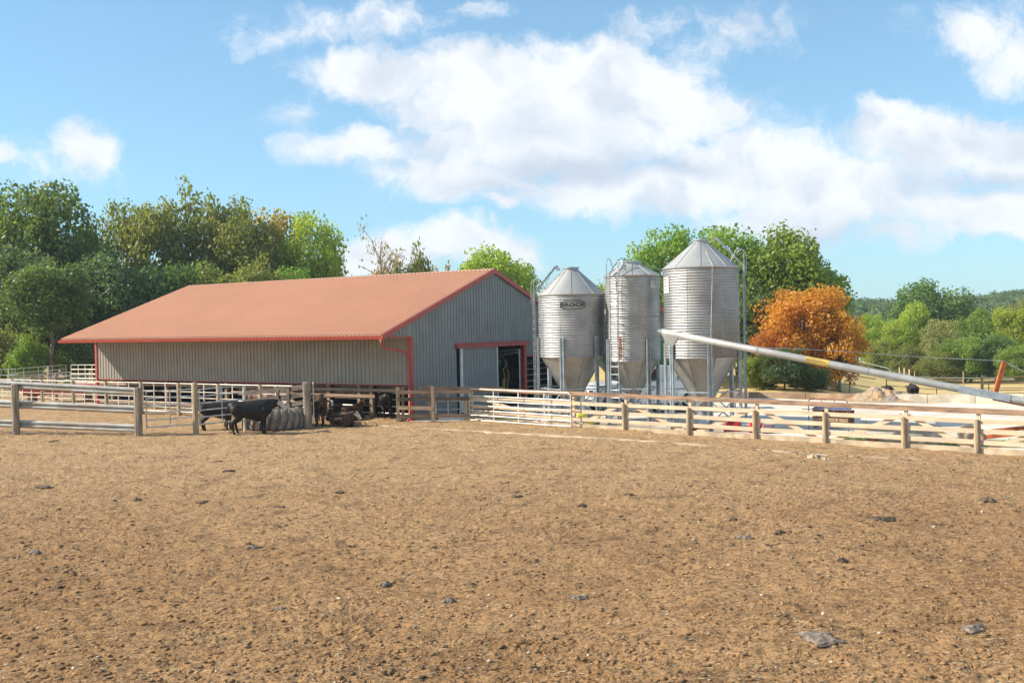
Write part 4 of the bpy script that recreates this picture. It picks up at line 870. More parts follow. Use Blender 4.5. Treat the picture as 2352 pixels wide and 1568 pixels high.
# ------------------------------------------------------------ cattle: one continuous remeshed body each
def loft(mb, rings, n=16):   # rings: (centre, side vector*halfwidth, up vector*halfheight)
    vs = []
    for c, a, b in rings: vs += [c + a * math.cos(2 * math.pi * k / n) + b * math.sin(2 * math.pi * k / n) for k in range(n)]
    m = len(rings); mb.add(vs, [(i * n + k, i * n + (k + 1) % n, (i + 1) * n + (k + 1) % n, (i + 1) * n + k) for i in range(m - 1) for k in range(n)] + [tuple(range(n))[::-1], tuple((m - 1) * n + k for k in range(n))])
def chain(mb, pts, rad, n=10, flat=1.0):
    P = [np.asarray(p, float) for p in pts]; Q = []; R = []
    d = norm(P[0] - P[1]); Q += [P[0] + d * rad[0] * .9, P[0] + d * rad[0] * .6]; R += [rad[0] * .3, rad[0] * .8]
    for i in range(len(P)):
        Q.append(P[i]); R.append(rad[i])
        if i < len(P) - 1: Q.append((P[i] + P[i + 1]) / 2); R.append((rad[i] + rad[i + 1]) / 2)
    d = norm(P[-1] - P[-2]); Q += [P[-1] + d * rad[-1] * .6, P[-1] + d * rad[-1] * .9]; R += [rad[-1] * .8, rad[-1] * .3]
    mb.tube(Q, R, n)
def cow_parts(pose, headp, hdir, seed=0, tail=0.0, step=0.0):
    mb = MB(); r = random.Random(seed)
    lie = pose == 'lie'; dz = -.50 if lie else 0; wd = 1.12 if lie else 1.0; Yv = V(0, 1, 0)
    tr = [(-.83, 1.0, .05, .06), (-.80, .97, .14, .15), (-.70, .93, .22, .235), (-.52, .905, .25, .265), (-.25, .865, .27, .295), (.05, .825, .285, .34), (.3, .805, .275, .37), (.48, .86, .245, .33), (.62, .90, .19, .27), (.73, .93, .12, .18), (.77, .94, .05, .08)]
    loft(mb, [(V(x, 0, z + dz), Yv * w * wd, Z * h) for x, z, w, h in tr], 20)
    loft(mb, [(V(-.8, 0, 1.13 + dz), Yv * .05, Z * .03), (V(-.6, 0, 1.13 + dz), Yv * .12, Z * .06), (V(-.1, 0, 1.12 + dz), Yv * .09, Z * .06), (V(.4, 0, 1.15 + dz), Yv * .09, Z * .08), (V(.6, 0, 1.1 + dz), Yv * .05, Z * .04)], 10)
    # neck and head
    hd = norm(hdir); sdv = norm(np.cross(Z, hd)); up = norm(np.cross(hd, sdv)); hp = np.asarray(headp, float)
    n0 = V(.52, 0, .97 + dz); mid = (n0 + hp) / 2 + Z * .02
    nd = norm(hp - n0); ns = norm(np.cross(Z, nd)); nu = norm(np.cross(nd, ns))
    loft(mb, [(n0 - nd * .12, ns * .15, nu * .24), (n0 + nd * .05, ns * .155, nu * .25), (mid, ns * .115, nu * .185), (hp - nd * .03, ns * .09, nu * .13), (hp + nd * .04, ns * .06, nu * .08)], 14)
    L = .46
    loft(mb, [(hp - hd * .06 + up * .01, sdv * .05, up * .05), (hp, sdv * .10, up * .115), (hp + hd * .10 - up * .01, sdv * .118, up * .125), (hp + hd * .20 - up * .03, sdv * .095, up * .11), (hp + hd * .30 - up * .05, sdv * .07, up * .085), (hp + hd * .40 - up * .06, sdv * .074, up * .075), (hp + hd * .45 - up * .065, sdv * .065, up * .06), (hp + hd * .47 - up * .065, sdv * .03, up * .03)], 14)
    for sg in (-1, 1):
        e0 = hp + sdv * sg * .085 + up * .055 + hd * .01; e1 = e0 + sdv * sg * .14 + up * .01 - hd * .02; e2 = e0 + sdv * sg * .25 - up * .02 - hd * .03
        loft(mb, [(e0, hd * .03, up * .03), (e0 * .6 + e1 * .4, hd * .03, up * .05), (e1, hd * .03, up * .075), (e2, hd * .012, up * .02)], 8)
    if not lie:
        for sg in (-1, 1):
            st = step * sg
            chain(mb, [(-.58, .14 * sg, .88), (-.42 + st, .165 * sg, .64), (-.66 + st, .13 * sg, .41), (-.61 + st * 1.3, .125 * sg, .14), (-.58 + st * 1.3, .125 * sg, .045)], [.20, .145, .068, .044, .055])
            chain(mb, [(.46, .14 * sg, .82), (.40 - st * .6, .155 * sg, .60), (.44 - st * .8, .13 * sg, .36), (.42 - st, .125 * sg, .13), (.45 - st, .125 * sg, .042)], [.175, .115, .06, .042, .054])
    else:
        chain(mb, [(-.5, .2, .33), (-.22, .36, .34), (-.5, .46, .13), (-.22, .52, .06), (-.12, .53, .05)], [.2, .13, .07, .045, .045])
        chain(mb, [(-.5, -.18, .3), (-.2, -.3, .25), (-.42, -.36, .1), (-.2, -.4, .06)], [.2, .13, .07, .045])
        for sg in (-1, 1): chain(mb, [(.42, .17 * sg, .3), (.62, .2 * sg, .12), (.42, .22 * sg, .055), (.30, .22 * sg, .05)], [.15, .075, .05, .045])
    tb = V(-.80, 0, 1.09 + dz)
    if lie: chain(mb, [tb, tb + V(-.09, .04, -.15), tb + V(-.12, .2, -.48), tb + V(-.05, .4, -.52)], [.035, .025, .02, .03], 8)
    else: chain(mb, [tb, tb + V(-.07, .0, -.08), tb + V(-.10 - tail * .3, tail * .3, -.3), tb + V(-.10 - tail, tail, -.58), tb + V(-.11 - tail * 1.2, tail, -.70), tb + V(-.1 - tail * 1.2, tail, -.84)], [.04, .027, .022, .022, .042, .02], 8)
    return mb, hp, hd, sdv, up
def cow(label, loc, heading, scale, pose='stand', headp=(.98, 0, 1.12), hdir=(1, 0, -.45), hide='hide', face=None, tagside=0, seed=0, tail=0.0, step=0.06, group=None, zb=0.0, name='cow'):
    mb, hp, hd, sdv, up = cow_parts(pose, headp, hdir, seed, tail, step)
    t = thing(name, label, 'cow', (loc[0], loc[1], zb), group, rz=heading); t.scale = (scale * .93, scale, scale); ORG[t.name] = V(0, 0, 0)
    o = mb.build('raw', M[hide]); md = o.modifiers.new('r', 'REMESH'); md.mode = 'VOXEL'; md.voxel_size = .019; md.use_smooth_shade = True
    md = o.modifiers.new('s', 'SMOOTH'); md.factor = .5; md.iterations = 5
    bpy.context.view_layer.update(); me = bpy.data.meshes.new_from_object(o.evaluated_get(bpy.context.evaluated_depsgraph_get())); old = o.data; bpy.data.objects.remove(o); bpy.data.meshes.remove(old)
    me.name = 'body'; me.materials.clear(); me.materials.append(M[hide]); me.materials.append(M['hidewhite']); me.materials.append(M['nose'])
    nf = len(me.polygons); cn = np.empty(nf * 3); me.polygons.foreach_get('center', cn); cn = cn.reshape(-1, 3); rel = cn - hp; al = rel @ hd; si = np.abs(rel @ sdv); u_ = rel @ up
    mi = np.zeros(nf, np.int32)
    near = (np.linalg.norm(rel - hd * .2, axis=1) < .36)
    if face == 'white': mi[near & (al > -.02) & (si < .14) & ((u_ > -.09) | (al > .2)) & (si + .0 * al < .125)] = 1
    if face == 'blaze': mi[near & (al > .0) & (al < .3) & (si < .05) & (u_ > 0)] = 1
    mi[near & (al > .41)] = 2
    mi[(cn[:, 2] < .055) & (pose != 'lie')] = 2
    me.polygons.foreach_set('material_index', mi); me.polygons.foreach_set('use_smooth', np.ones(nf, bool))
    b = bpy.data.objects.new('body', me); COL.objects.link(b); b.parent = t; ORG[b.name] = V(0, 0, 0)
    for sg in (-1, 1):
        e = hp + hd * .13 + sdv * sg * .103 + up * .045; q = MB(); q.lathe([(.001, -.018), (.013, -.012), (.018, 0), (.013, .012), (.001, .018)], 8, e); q.build('eye', M['black'], t, smooth=True, local=True)
    if tagside:
        e = hp + sdv * tagside * .22 + up * .02 + hd * .03; q = MB(); q.box(e - up * .045, (.06, .085, .012), (sdv, up, hd)); q.build('ear_tag', M['tagy'], t, local=True)
    return t
def at(px, D_): p = AT(px, 784, D_); return V(p[0], p[1], 0)
R_ = math.radians
GRP = 'black cattle by the tyre trough'
cow('black white faced heifer drinking with its head over the tyre trough', at(574, 38.15), R_(14), 1.08, headp=(1.0, -.0, 1.10), hdir=(.85, .1, -.62), face='white', tail=.06, step=.05, group=GRP, name='heifer')
cow('black heifer standing behind the grey tube gate, its head hidden by the white faced one', at(497, 39.75), R_(8), 1.0, headp=(1.02, .05, .95), hdir=(1, .2, -.7), group=GRP, seed=2, step=-.05, name='heifer')
cow('dark brown heifer seen from behind, right of the thick weathered post', at(731, 41.1), R_(99), .98, headp=(.98, .12, 1.15), hdir=(1, .3, -.3), hide='hidebrown', group=GRP, seed=3, step=.03, name='heifer')
cow('black calf lying down facing the camera, right of the standing brown heifer', at(766, 43.6), R_(-100), .98, 'lie', headp=(.72, .10, .84), hdir=(1, .5, -.75), group=GRP, seed=4, tagside=-1, face='blaze', name='heifer')
cow('brownish black calf lying behind the white faced calf, back turned', at(806, 43.3), R_(66), .95, 'lie', headp=(.82, -.1, .78), hdir=(.6, -.8, -.2), hide='hidebrown', group=GRP, seed=5, tagside=-1, name='heifer')
cow('white faced dark calf lying in front with yellow ear tag', at(782, 40.5), R_(-38), .86, 'lie', headp=(.78, .16, .66), hdir=(.8, .65, -.8), hide='hidebrown', face='white', group=GRP, seed=6, tagside=-1, name='heifer')
cow('black heifer standing at the barn opening, rump to the camera, with yellow ear tag', at(876, 43.9), R_(117), 1.0, headp=(.95, .32, 1.15), hdir=(.7, .8, -.4), group=GRP, seed=7, tagside=1, step=.08, name='heifer')
cow('red brown cow behind the white pen panels near the dark plank fence', BP(7.6, -1.15, 0), math.atan2(BL[1], BL[0]) + math.pi, 1.05, headp=(1.0, 0, .8), hdir=(1, 0, -.8), hide='hidered', seed=8)
dx = AT(2096, 905, 76); c_ = V(dx[0], 76, terrain(dx[0], 76) - .15); cow('far black cow seen from behind right of the gravel pile, beyond the concrete wall', c_, R_(80), 1.12, headp=(.98, 0, .9), hdir=(1, 0, -.6), seed=9, zb=c_[2])
dx = AT(2040, 905, 76); c_ = V(dx[0], 76, terrain(dx[0], 76)); cow('far black cow lying just behind the right slope of the gravel pile', c_, R_(82), 1.1, 'lie', headp=(.8, 0, .5), hdir=(1, 0, -.6), seed=10, zb=c_[2])
# ------------------------------------------------------------ white pickup behind the silos
def local_thing(name, label, cat, loc, rz): t = thing(name, label, cat, loc, None, rz); ORG[t.name] = V(0, 0, 0); return t
tk = local_thing('pickup_truck', 'white pickup truck with black wheel arches parked behind the middle silo', 'truck', at(1480, 44.5), R_(196))
def side_profile(pts, w, bev=.06):   # silhouette in x,z extruded across y with slightly narrower skin at the edges
    mb = MB(); n = len(pts); vs = []
    cx_ = sum(p[0] for p in pts) / n; cz_ = sum(p[1] for p in pts) / n
    for y, s in ((-w / 2, .965), (-w / 2 + bev, 1), (w / 2 - bev, 1), (w / 2, .965)): vs += [V(cx_ + (x - cx_) * s, y, cz_ + (z - cz_) * s) for x, z in pts]
    mb.add(vs, [(j * n + i, j * n + (i + 1) % n, (j + 1) * n + (i + 1) % n, (j + 1) * n + i) for j in range(3) for i in range(n)] + [tuple(range(n))[::-1], tuple(3 * n + i for i in range(n))]); return mb
def arc(cx, cz, r, a0, a1, k=8): return [(cx + r * math.cos(R_(a0 + (a1 - a0) * i / k)), cz + r * math.sin(R_(a0 + (a1 - a0) * i / k))) for i in range(k + 1)]
body = [(2.85, .55), (2.9, .9), (2.82, 1.2), (2.6, 1.33), (1.3, 1.42), (-2.75, 1.42), (-2.85, 1.3), (-2.85, .6)] + [(-2.5, .5)] + arc(-1.85, .45, .5, 180, 0) + [(-1.2, .45), (1.3, .45)] + arc(1.9, .45, .5, 180, 0) + [(2.5, .48)]
side_profile(body, 1.95).build('body', M['carwhite'], tk, local=True)
side_profile([(1.2, 1.4), (.62, 1.98), (.4, 2.06), (-.95, 2.06), (-1.1, 1.98), (-1.2, 1.4)], 1.75).build('cab', M['carwhite'], tk, local=True)
mb = MB()
for sg in (-1, 1): mb.prism([V(1.0, sg * .86, 1.45), V(.6, sg * .86, 1.92), V(-.2, sg * .86, 1.94), V(-.2, sg * .86, 1.45)], V(0, 0, 0), V(0, sg * .03, 0))
mb.build('side_window', M['glass'], tk, local=True)
mb = MB(); mb.hexa([V(1.22, -.78, 1.43), V(1.22, .78, 1.43), V(1.1, .78, 1.43), V(1.1, -.78, 1.43), V(.66, -.7, 1.96), V(.66, .7, 1.96), V(.6, .7, 1.96), V(.6, -.7, 1.96)]); mb.build('windscreen', M['glass'], tk, local=True)
for x in (1.9, -1.85):
    for sg in (-1, 1):
        wheel(tk, V(x, sg * .84, .42), V(0, 1, 0), .42, .26, 'tyre')
        mb = MB(); pr = arc(x, .45, .52, 185, -5, 12); pi = arc(x, .45, .44, 185, -5, 12); n = len(pr)
        vs = [V(a, sg * .93, b) for a, b in pr] + [V(a, sg * .93, b) for a, b in pi] + [V(a, sg * 1.0, b) for a, b in pr] + [V(a, sg * 1.0, b) for a, b in pi]
        mb.add(vs, [(i, i + 1, n + i + 1, n + i) for i in range(n - 1)] + [(2 * n + i, 2 * n + i + 1, 3 * n + i + 1, 3 * n + i) for i in range(n - 1)] + [(i, i + 1, 2 * n + i + 1, 2 * n + i) for i in range(n - 1)]); mb.build('wheel_arch', M['black'], tk, local=True)
mb = MB(); mb.box(V(2.88, 0, .62), (.2, 1.9, .22)); mb.build('front_bumper', M['chrome'], tk, local=True)
for sg in (-1, 1):
    mb = MB(); mb.box(V(2.84, sg * .78, 1.02), (.08, .3, .2)); mb.build('headlight', M['glass'], tk, local=True)
    mb = MB(); mb.box(V(.85, sg * 1.08, 1.55), (.1, .2, .26)); mb.build('wing_mirror', M['black'], tk, local=True)
# green grain cart further back
gc = local_thing('grain_cart', 'dark green grain cart with ribbed sloping sides standing behind the silos', 'grain cart', at(1470, 50.5), R_(4))
mb = MB(); mb.hexa([V(-1.3, -.7, 1.0), V(1.3, -.7, 1.0), V(1.3, .7, 1.0), V(-1.3, .7, 1.0), V(-2.2, -1.4, 2.2), V(2.2, -1.4, 2.2), V(2.2, 1.4, 2.2), V(-2.2, 1.4, 2.2)]); mb.hexa([V(-2.2, -1.4, 2.2), V(2.2, -1.4, 2.2), V(2.2, 1.4, 2.2), V(-2.2, 1.4, 2.2), V(-2.2, -1.4, 3.1), V(2.2, -1.4, 3.1), V(2.2, 1.4, 3.1), V(-2.2, 1.4, 3.1)]); mb.build('hopper', M['green'], gc, local=True)
for x in (-2.1, -1.2, -.3, .6, 1.5, 2.1): mb = MB(); mb.box(V(x, -1.43, 2.65), (.08, .06, .92)); mb.build('side_rib', M['green'], gc, local=True)
for sg in (-1, 1): wheel(gc, V(.2, sg * 1.35, .7), V(0, 1, 0), .7, .4, 'tyre')
mb = MB(); mb.beam(V(-3.6, 0, .6), V(1.5, 0, .9), .2, .2); mb.build('drawbar', M['green'], gc, local=True)
# small orange tractor
tr = local_thing('tractor', 'small orange tractor with black engine and roof frame between the middle and tall silo', 'tractor', at(1566, 45.5), R_(175))
mb = MB(); mb.hexa([V(.3, -.32, .95), V(1.6, -.3, .95), V(1.6, .3, .95), V(.3, .32, .95), V(.3, -.3, 1.5), V(1.5, -.26, 1.38), V(1.5, .26, 1.38), V(.3, .3, 1.5)]); mb.build('hood', M['rust'], tr, local=True)
mb = MB(); mb.hexa([V(.2, -.25, .5), V(1.5, -.22, .5), V(1.5, .22, .5), V(.2, .25, .5), V(.2, -.27, .95), V(1.5, -.24, .95), V(1.5, .24, .95), V(.2, .27, .95)]); mb.tube([V(1.1, .2, 1.2), V(1.1, .2, 2.0)], .035, 8); mb.build('engine', M['black'], tr, local=True)
mb = MB(); mb.box(V(-.4, 0, 1.0), (.5, .5, .12)); mb.box(V(-.62, 0, 1.25), (.1, .5, .5)); mb.build('seat', M['black'], tr, local=True)
mb = MB()
for sx in (-.75, .25):
    for sy in (-.5, .5): mb.tube([V(sx, sy, .7), V(sx, sy, 2.1)], .03, 6)
mb.build('roof_posts', M['black'], tr, local=True); mb = MB(); mb.box(V(-.25, 0, 2.13), (1.4, 1.2, .07)); mb.build('canopy', M['rust'], tr, local=True)
for sg in (-1, 1): wheel(tr, V(-.45, sg * .65, .62), V(0, 1, 0), .62, .34, 'tyre'); wheel(tr, V(1.35, sg * .5, .36), V(0, 1, 0), .36, .2, 'tyre')
# grey shed far behind the silos
sh = thing('shed', 'grey shed with a red rake trim, mostly hidden behind the middle and tall silos', 'shed', at(1478, 60))
Pp = lambda px, z, y=60: V((px - 1176) / 2306 * y, y, z)
def zpx(px, py, y=60): return float(AT(px, py, y)[2])
xa, xb, xm = Pp(1420, 0)[0], Pp(1600, 0)[0], Pp(1470, 0)[0]
za, zm, zb_ = zpx(1420, 712), zpx(1470, 678), zpx(1600, 772)
za = zm - (xm - xa) * (zm - zb_) / (xb - xm)
mb = MB()
for a, b in ((xa, xm), (xm, xb)): ribbed(mb, V(0, 60, 0), V(1, 0, 0), Z, V(0, -1, 0), a, b, 2.3, lambda s: (zm - abs(s - xm) * (zm - zb_) / (xb - xm)))
mb.build('wall', M['sidingg'], sh)
mb = MB(); mb.prism([V(xa - .3, 59.6, za - .12), V(xm, 59.6, zm), V(xb + .3, 59.6, zb_ - .1), V(xb + .3, 59.6, zb_ + .02), V(xm, 59.6, zm + .14), V(xa - .3, 59.6, za + .02)], V(0, 0, 0), V(0, 9, 0)); mb.build('roof', M['roof'], sh)
mb = MB(); mb.beam(V(xm, 59.55, zm + .03), V(xb + .3, 59.55, zb_ - .06), .06, .22); mb.beam(V(xa - .3, 59.55, za - .06), V(xm, 59.55, zm + .03), .06, .22); mb.build('rake_trim', M['trim'], sh)
for x in (xa, xm, xb): mb = MB(); mb.box(V(x, 60.1, 1.15), (.16, .16, 2.3)); mb.build('post', M['brownboard'], sh)
mb = MB(); mb.add([V(xa, 66, 0), V(xb, 66, 0), V(xb, 66, 4), V(xa, 66, 4)], [(0, 1, 2, 3)]); mb.build('back_wall', M['dark_in'], sh)
# ------------------------------------------------------------ small things in the yard
def bucket(label, p, r, h, m, cat='bucket', name='bucket'):
    t = thing(name, label, cat, p); mb = MB(); mb.lathe([(.001, 0.01), (r * .82, 0.01), (r, h), (r * 1.05, h), (r * 1.05, h - .03), (r * .94, h - .02), (r * .78, .04), (.001, .04)], 20, p); mb.build('pail', m, t, smooth=False)
    mb = MB(); mb.tube([p + V(r * math.cos(R_(a)), 0.0, h + .5 * r * math.sin(R_(a))) for a in range(0, 181, 20)], .006, 5); mb.build('handle', M['ladder'], t); return t
M['yel2'] = mat('bright_yellow_bag', (.80, .72, .10), .6, var=.1); M['greyb'] = mat('grey_pail', (.55, .54, .52), .6)
def bag(label, p, w, h, d, m, rz, txt=None, name='feed_bag', cat='feed bag'):
    t = thing(name, label, cat, p); a = V(math.cos(rz), math.sin(rz), 0); b = V(-a[1], a[0], 0); vs = []; n = 14
    lv = [(0, .96, .7), (.08, 1, 1), (.5, .99, 1.12), (.85, .97, .8), (1.0, .93, .2)]
    for f, sw, sd_ in lv:
        for k in range(n):
            an = 2 * math.pi * k / n; ca, sa = math.cos(an), math.sin(an); ex_ = lambda q: math.copysign(abs(q) ** .45, q)
            vs.append(p + a * ex_(ca) * w / 2 * sw + b * ex_(sa) * d / 2 * sd_ + Z * (f * h + .01 * math.sin(k * 2.3 + f * 5)))
    mb = MB(); mb.add(vs, [(i * n + k, i * n + (k + 1) % n, (i + 1) * n + (k + 1) % n, (i + 1) * n + k) for i in range(len(lv) - 1) for k in range(n)] + [tuple(range(n))[::-1], tuple((len(lv) - 1) * n + k for k in range(n))]); o = mb.build('sack', m, t, smooth=True)
    if txt:
        for j, (s_, zz, sz) in enumerate(txt):
            v, f = text_geo(s_, sz, .003); mb = MB(); mb.add([p + a * x + Z * (zz + y) - b * (d * .5 * 1.14 + .004) for x, y in v], f); mb.build('lettering', M['white'], o)
    return t
yard_p = lambda px, py: G(px, py, .022)
p = yard_p(1336, 966); bag('bright yellow sack standing behind the board fence by the wide silo', p, .42, .32, .2, M['yel2'], 0.1)
bag('crumpled yellow sack lying flat under the wide silo', yard_p(1353, 975) + V(0, .2, 0), .6, .09, .3, M['yel2'], -.2)
bucket('grey plastic pail next to the yellow sack', yard_p(1356, 967), .17, .34, M['greyb'])
bucket('small orange pail at the foot of the tall silo', yard_p(1561, 985), .1, .14, M['rust'])
bag('red sack leaning low behind the fence below the tall silo', yard_p(1601, 999) + V(0, .35, 0), .42, .22, .2, M['red'], -.3, [('INDIT', .1, .09)])
bag('wide red sack between the legs of the tall silo', yard_p(1682, 990), .62, .42, .22, M['red'], -.25)
bag('red sack printed with white letters right of the tall silo', yard_p(1736, 992), .52, .36, .22, M['red'], -.05, [('INDIT', .26, .10), ('8', .13, .11)])
M['purp'] = mat('purple_grey_sack', (.22, .13, .17), .6)
bag('dark purple sack right of the lettered red sack', yard_p(1762, 993) + V(0, -.1, 0), .42, .30, .2, M['purp'], -.2)
t = thing('hay_heap', 'small heap of dry hay against the barn behind the short fence', 'hay', G(1130, 955)); q = ORG[t.name]
r = np.random.default_rng(4); n = 2600; c_ = np.stack([r.normal(0, .42, n), r.normal(0, .3, n)], 1); hgt = .55 * np.exp(-(c_[:, 0] ** 2 / .3 + c_[:, 1] ** 2 / .18)) * r.random(n) ** .3
a_ = r.random(n) * 6.28; dz_ = (r.random(n) - .5) * .12; ln = .08; w_ = .006
P0 = np.stack([c_[:, 0], c_[:, 1], hgt], 1) + q; dv = np.stack([np.cos(a_) * ln, np.sin(a_) * ln, dz_], 1); wv_ = np.stack([-np.sin(a_) * w_, np.cos(a_) * w_, np.full(n, .004)], 1)
hv = np.stack([P0 - dv - wv_, P0 + dv - wv_, P0 + dv + wv_, P0 - dv + wv_], 1).reshape(-1, 3) - q; np_mesh('hay', hv, np.arange(4 * n).reshape(-1, 4), M['hay'], parent=t)
# squeeze chute inside the barn doorway
sq = thing('squeeze_chute', 'yellow levered cattle chute with a green name board inside the barn doorway', 'cattle chute', at(1155, 51.0)); D5 = 51.0
def A5(px, py, d=D5): return AT(px, py, d)
mb = MB(); a = A5(1138, 838); b = A5(1149.5, 821.5); mb.hexa([V(a[0], D5, a[2]), V(b[0], D5, a[2]), V(b[0], D5 + .05, a[2]), V(a[0], D5 + .05, a[2]), V(a[0], D5, b[2]), V(b[0], D5, b[2]), V(b[0], D5 + .05, b[2]), V(a[0], D5 + .05, b[2])]); sg_ = mb.build('name_board', M['green'], sq)
v, f = text_geo('Q-CATCH', .10, .004, .55); mb = MB(); cxx = (a[0] + b[0]) / 2; mb.add([V(cxx + x, D5 - .006, (a[2] + b[2]) / 2 + .01 + y) for x, y in v], f); mb.build('lettering', M['teal'], sg_)
mb = MB(); x0, x1 = A5(1152.5, 870)[0], A5(1160, 870)[0]; mb.lathe([(.08, 0), (.085, .05), (.085, .42), (.06, .46), (.06, .62)], 14, V((x0 + x1) / 2, D5, A5(1156, 897)[2])); mb.build('cylinder', M['yellow'], sq, smooth=True)
mb = MB(); mb.tube([A5(1159, 898), A5(1160, 870), A5(1155, 846)], .03, 7); mb.build('lever', M['yellow'], sq)
mb = MB(); mb.tube([A5(1164, 900), A5(1166, 880), A5(1169, 866), A5(1168, 853), A5(1164, 849)], .028, 7); mb.build('lever', M['yellow'], sq)
mb = MB(); mb.tube([A5(1148, 820), A5(1153, 817), A5(1159, 826), A5(1162, 838), A5(1159, 846), A5(1155, 846)], .022, 7); mb.build('arm', M['greyb'], sq)
mb = MB()
for px in (1141, 1166): mb.beam(V(A5(px, 900)[0], D5 + .2, .04), V(A5(px, 900)[0], D5 + .2, 2.2), .08, .08, up=(0, 1, 0))
mb.build('frame', M['green'], sq)
# ------------------------------------------------------------ right hand yard
# grey tank lying on its side
T0, T1 = G(1992, 1020), G(2128, 1028); td = fdir; tc_ = (V(T0[0], T0[1], 0) + V(T1[0], T1[1], 0)) / 2 - fn_ * .35
tank = thing('fuel_tank', 'grey cylindrical tank with a rusty end lying on its side behind the board fence', 'tank', tc_); Lt = 1.12; Rt = .40; cz = .47
mb = MB(); rings = [(-Lt - .12, .02), (-Lt - .1, .18), (-Lt - .05, .33), (-Lt, .4), (0, .4), (Lt, .4), (Lt + .05, .33), (Lt + .1, .18), (Lt + .12, .02)]
mb.tube([tc_ + td * x + Z * cz for x, _ in rings], [r_ for _, r_ in rings], 28); mb.build('shell', M['tank'], tank, smooth=True)
mb = MB(); mb.tube([tc_ + td * (-Lt - .125) + Z * cz, tc_ + td * (-Lt - .075) + Z * cz, tc_ + td * (-Lt + .16) + Z * cz], [.05, .28, .406], 28, caps=False); mb.build('rusty_end', M['rust'], tank, smooth=True)
for x in (-.75, .75): mb = MB(); c_ = tc_ + td * x; mb.hexa([c_ + td * a * .08 + (-fn_) * b * (.32 if z_ == 0 else .28) + Z * (0 if z_ == 0 else .16) for z_ in (0, 1) for a, b in ((-1, -1), (1, -1), (1, 1), (-1, 1))]); mb.build('cradle', M['rust'] if x < 0 else M['conc'], tank)
# mineral feeder with rusty hoop and blue lid
rk = thing('mineral_feeder', 'rusty pipe framed wooden feeder with a sloping blue lid', 'feeder', (V(*G(1858, 986)) + V(*G(1948, 991))) / 2)
a = G(1858, 986); b = G(1948, 991); a = V(a[0], a[1], 0); b = V(b[0], b[1], 0); rd = norm(b - a); rn = V(rd[1], -rd[0], 0); rn = rn if rn[1] < 0 else -rn; W_ = np.linalg.norm(b - a)
def hoop(off, h, m='rustpipe'):
    mb = MB(); pts = [a + off]; q = .14
    for k in range(5): an = math.pi / 2 * k / 4; pts.append(a + off + rd * q * (1 - math.cos(an)) + Z * (h - q + q * math.sin(an)))
    for k in range(5): an = math.pi / 2 * (1 - k / 4); pts.append(b + off - rd * q * (1 - math.cos(an)) + Z * (h - q + q * math.sin(an)))
    pts.append(b + off); mb.tube(pts, .018, 7); mb.build('hoop', M[m], rk)
hoop(V(0, 0, 0), 1.12); 
for f in (.33, .66): mb = MB(); mb.tube([a + rd * W_ * f, a + rd * W_ * f + Z * 1.12], .014, 6); mb.build('upright', M['rustpipe'], rk)
for z_ in (.74,): mb = MB(); mb.tube([a - rd * .25 + Z * z_, b + rd * .12 + Z * z_], .014, 6); mb.build('cross_pipe', M['rustpipe'], rk)
o_ = -rn * .12
mb = MB(); mb.hexa([a + o_ + Z * .73 + rd * .08, b + o_ + Z * .73, b + o_ - rn * .6 + Z * .86, a + o_ - rn * .6 + Z * .86 + rd * .08, a + o_ + Z * .76 + rd * .08, b + o_ + Z * .76, b + o_ - rn * .6 + Z * .89, a + o_ - rn * .6 + Z * .89 + rd * .08]); mb.build('lid', M['blue'], rk)
for z_ in (.22, .38): mb = MB(); mb.beam(a + o_ + rd * .1 + Z * z_, b + o_ - rd * .05 + Z * z_, .03, .13); mb.build('front_board', M['brownboard'], rk)
for k in range(5): mb = MB(); q = a + o_ + rd * .12 - rn * .11 * k; mb.box(q + Z * .38, (.03, .09, .66), (rd, rn, Z)); mb.build('slat', M['lumberpost'], rk)
mb = MB(); mb.hexa([a + o_ - rn * .55 + rd * .1 + Z * .12, b + o_ - rn * .55 - rd * .05 + Z * .12, b + o_ - rn * .6 - rd * .05 + Z * .12, a + o_ - rn * .6 + rd * .1 + Z * .12, a + o_ - rn * .55 + rd * .1 + Z * .7, b + o_ - rn * .55 - rd * .05 + Z * .7, b + o_ - rn * .6 - rd * .05 + Z * .7, a + o_ - rn * .6 + rd * .1 + Z * .7]); mb.build('back_board', M['rustpipe'], rk)
mb = MB()
# gravel heap
gp = thing('gravel_heap', 'tan heap of gravel and soil in front of the concrete wall', 'gravel heap', at(2020, 48.6)); q = ORG[gp.name]
nx, ny = 90, 60; vs = []
for j in range(ny):
    for i in range(nx):
        x = -2.3 + 6.2 * i / (nx - 1); y = -1.7 + 3.4 * j / (ny - 1)
        h = .66 * math.exp(-((x + .15) ** 2 / 1.0 + y ** 2 / .9)) + .26 * math.exp(-((x - 1.6) ** 2 / .9 + (y + .3) ** 2 / .5)) + .15 * math.exp(-((x - 2.9) ** 2 / .3 + (y + .3) ** 2 / .3))
        h += (.16 * (float(vn(np.array([x * 3. + 30]), np.array([y * 3. + 9]))[0]) - .5) + .12 * (float(vn(np.array([x * 9. + 30]), np.array([y * 9. + 9]))[0]) - .5)) * min(1, h * 4)
        vs.append((q[0] + x, q[1] + y, h - .03))
mb = MB(); mb.add(vs, [(j * nx + i, j * nx + i + 1, (j + 1) * nx + i + 1, (j + 1) * nx + i) for j in range(ny - 1) for i in range(nx - 1)]); mb.build('heap', M['gravelpile'], gp)
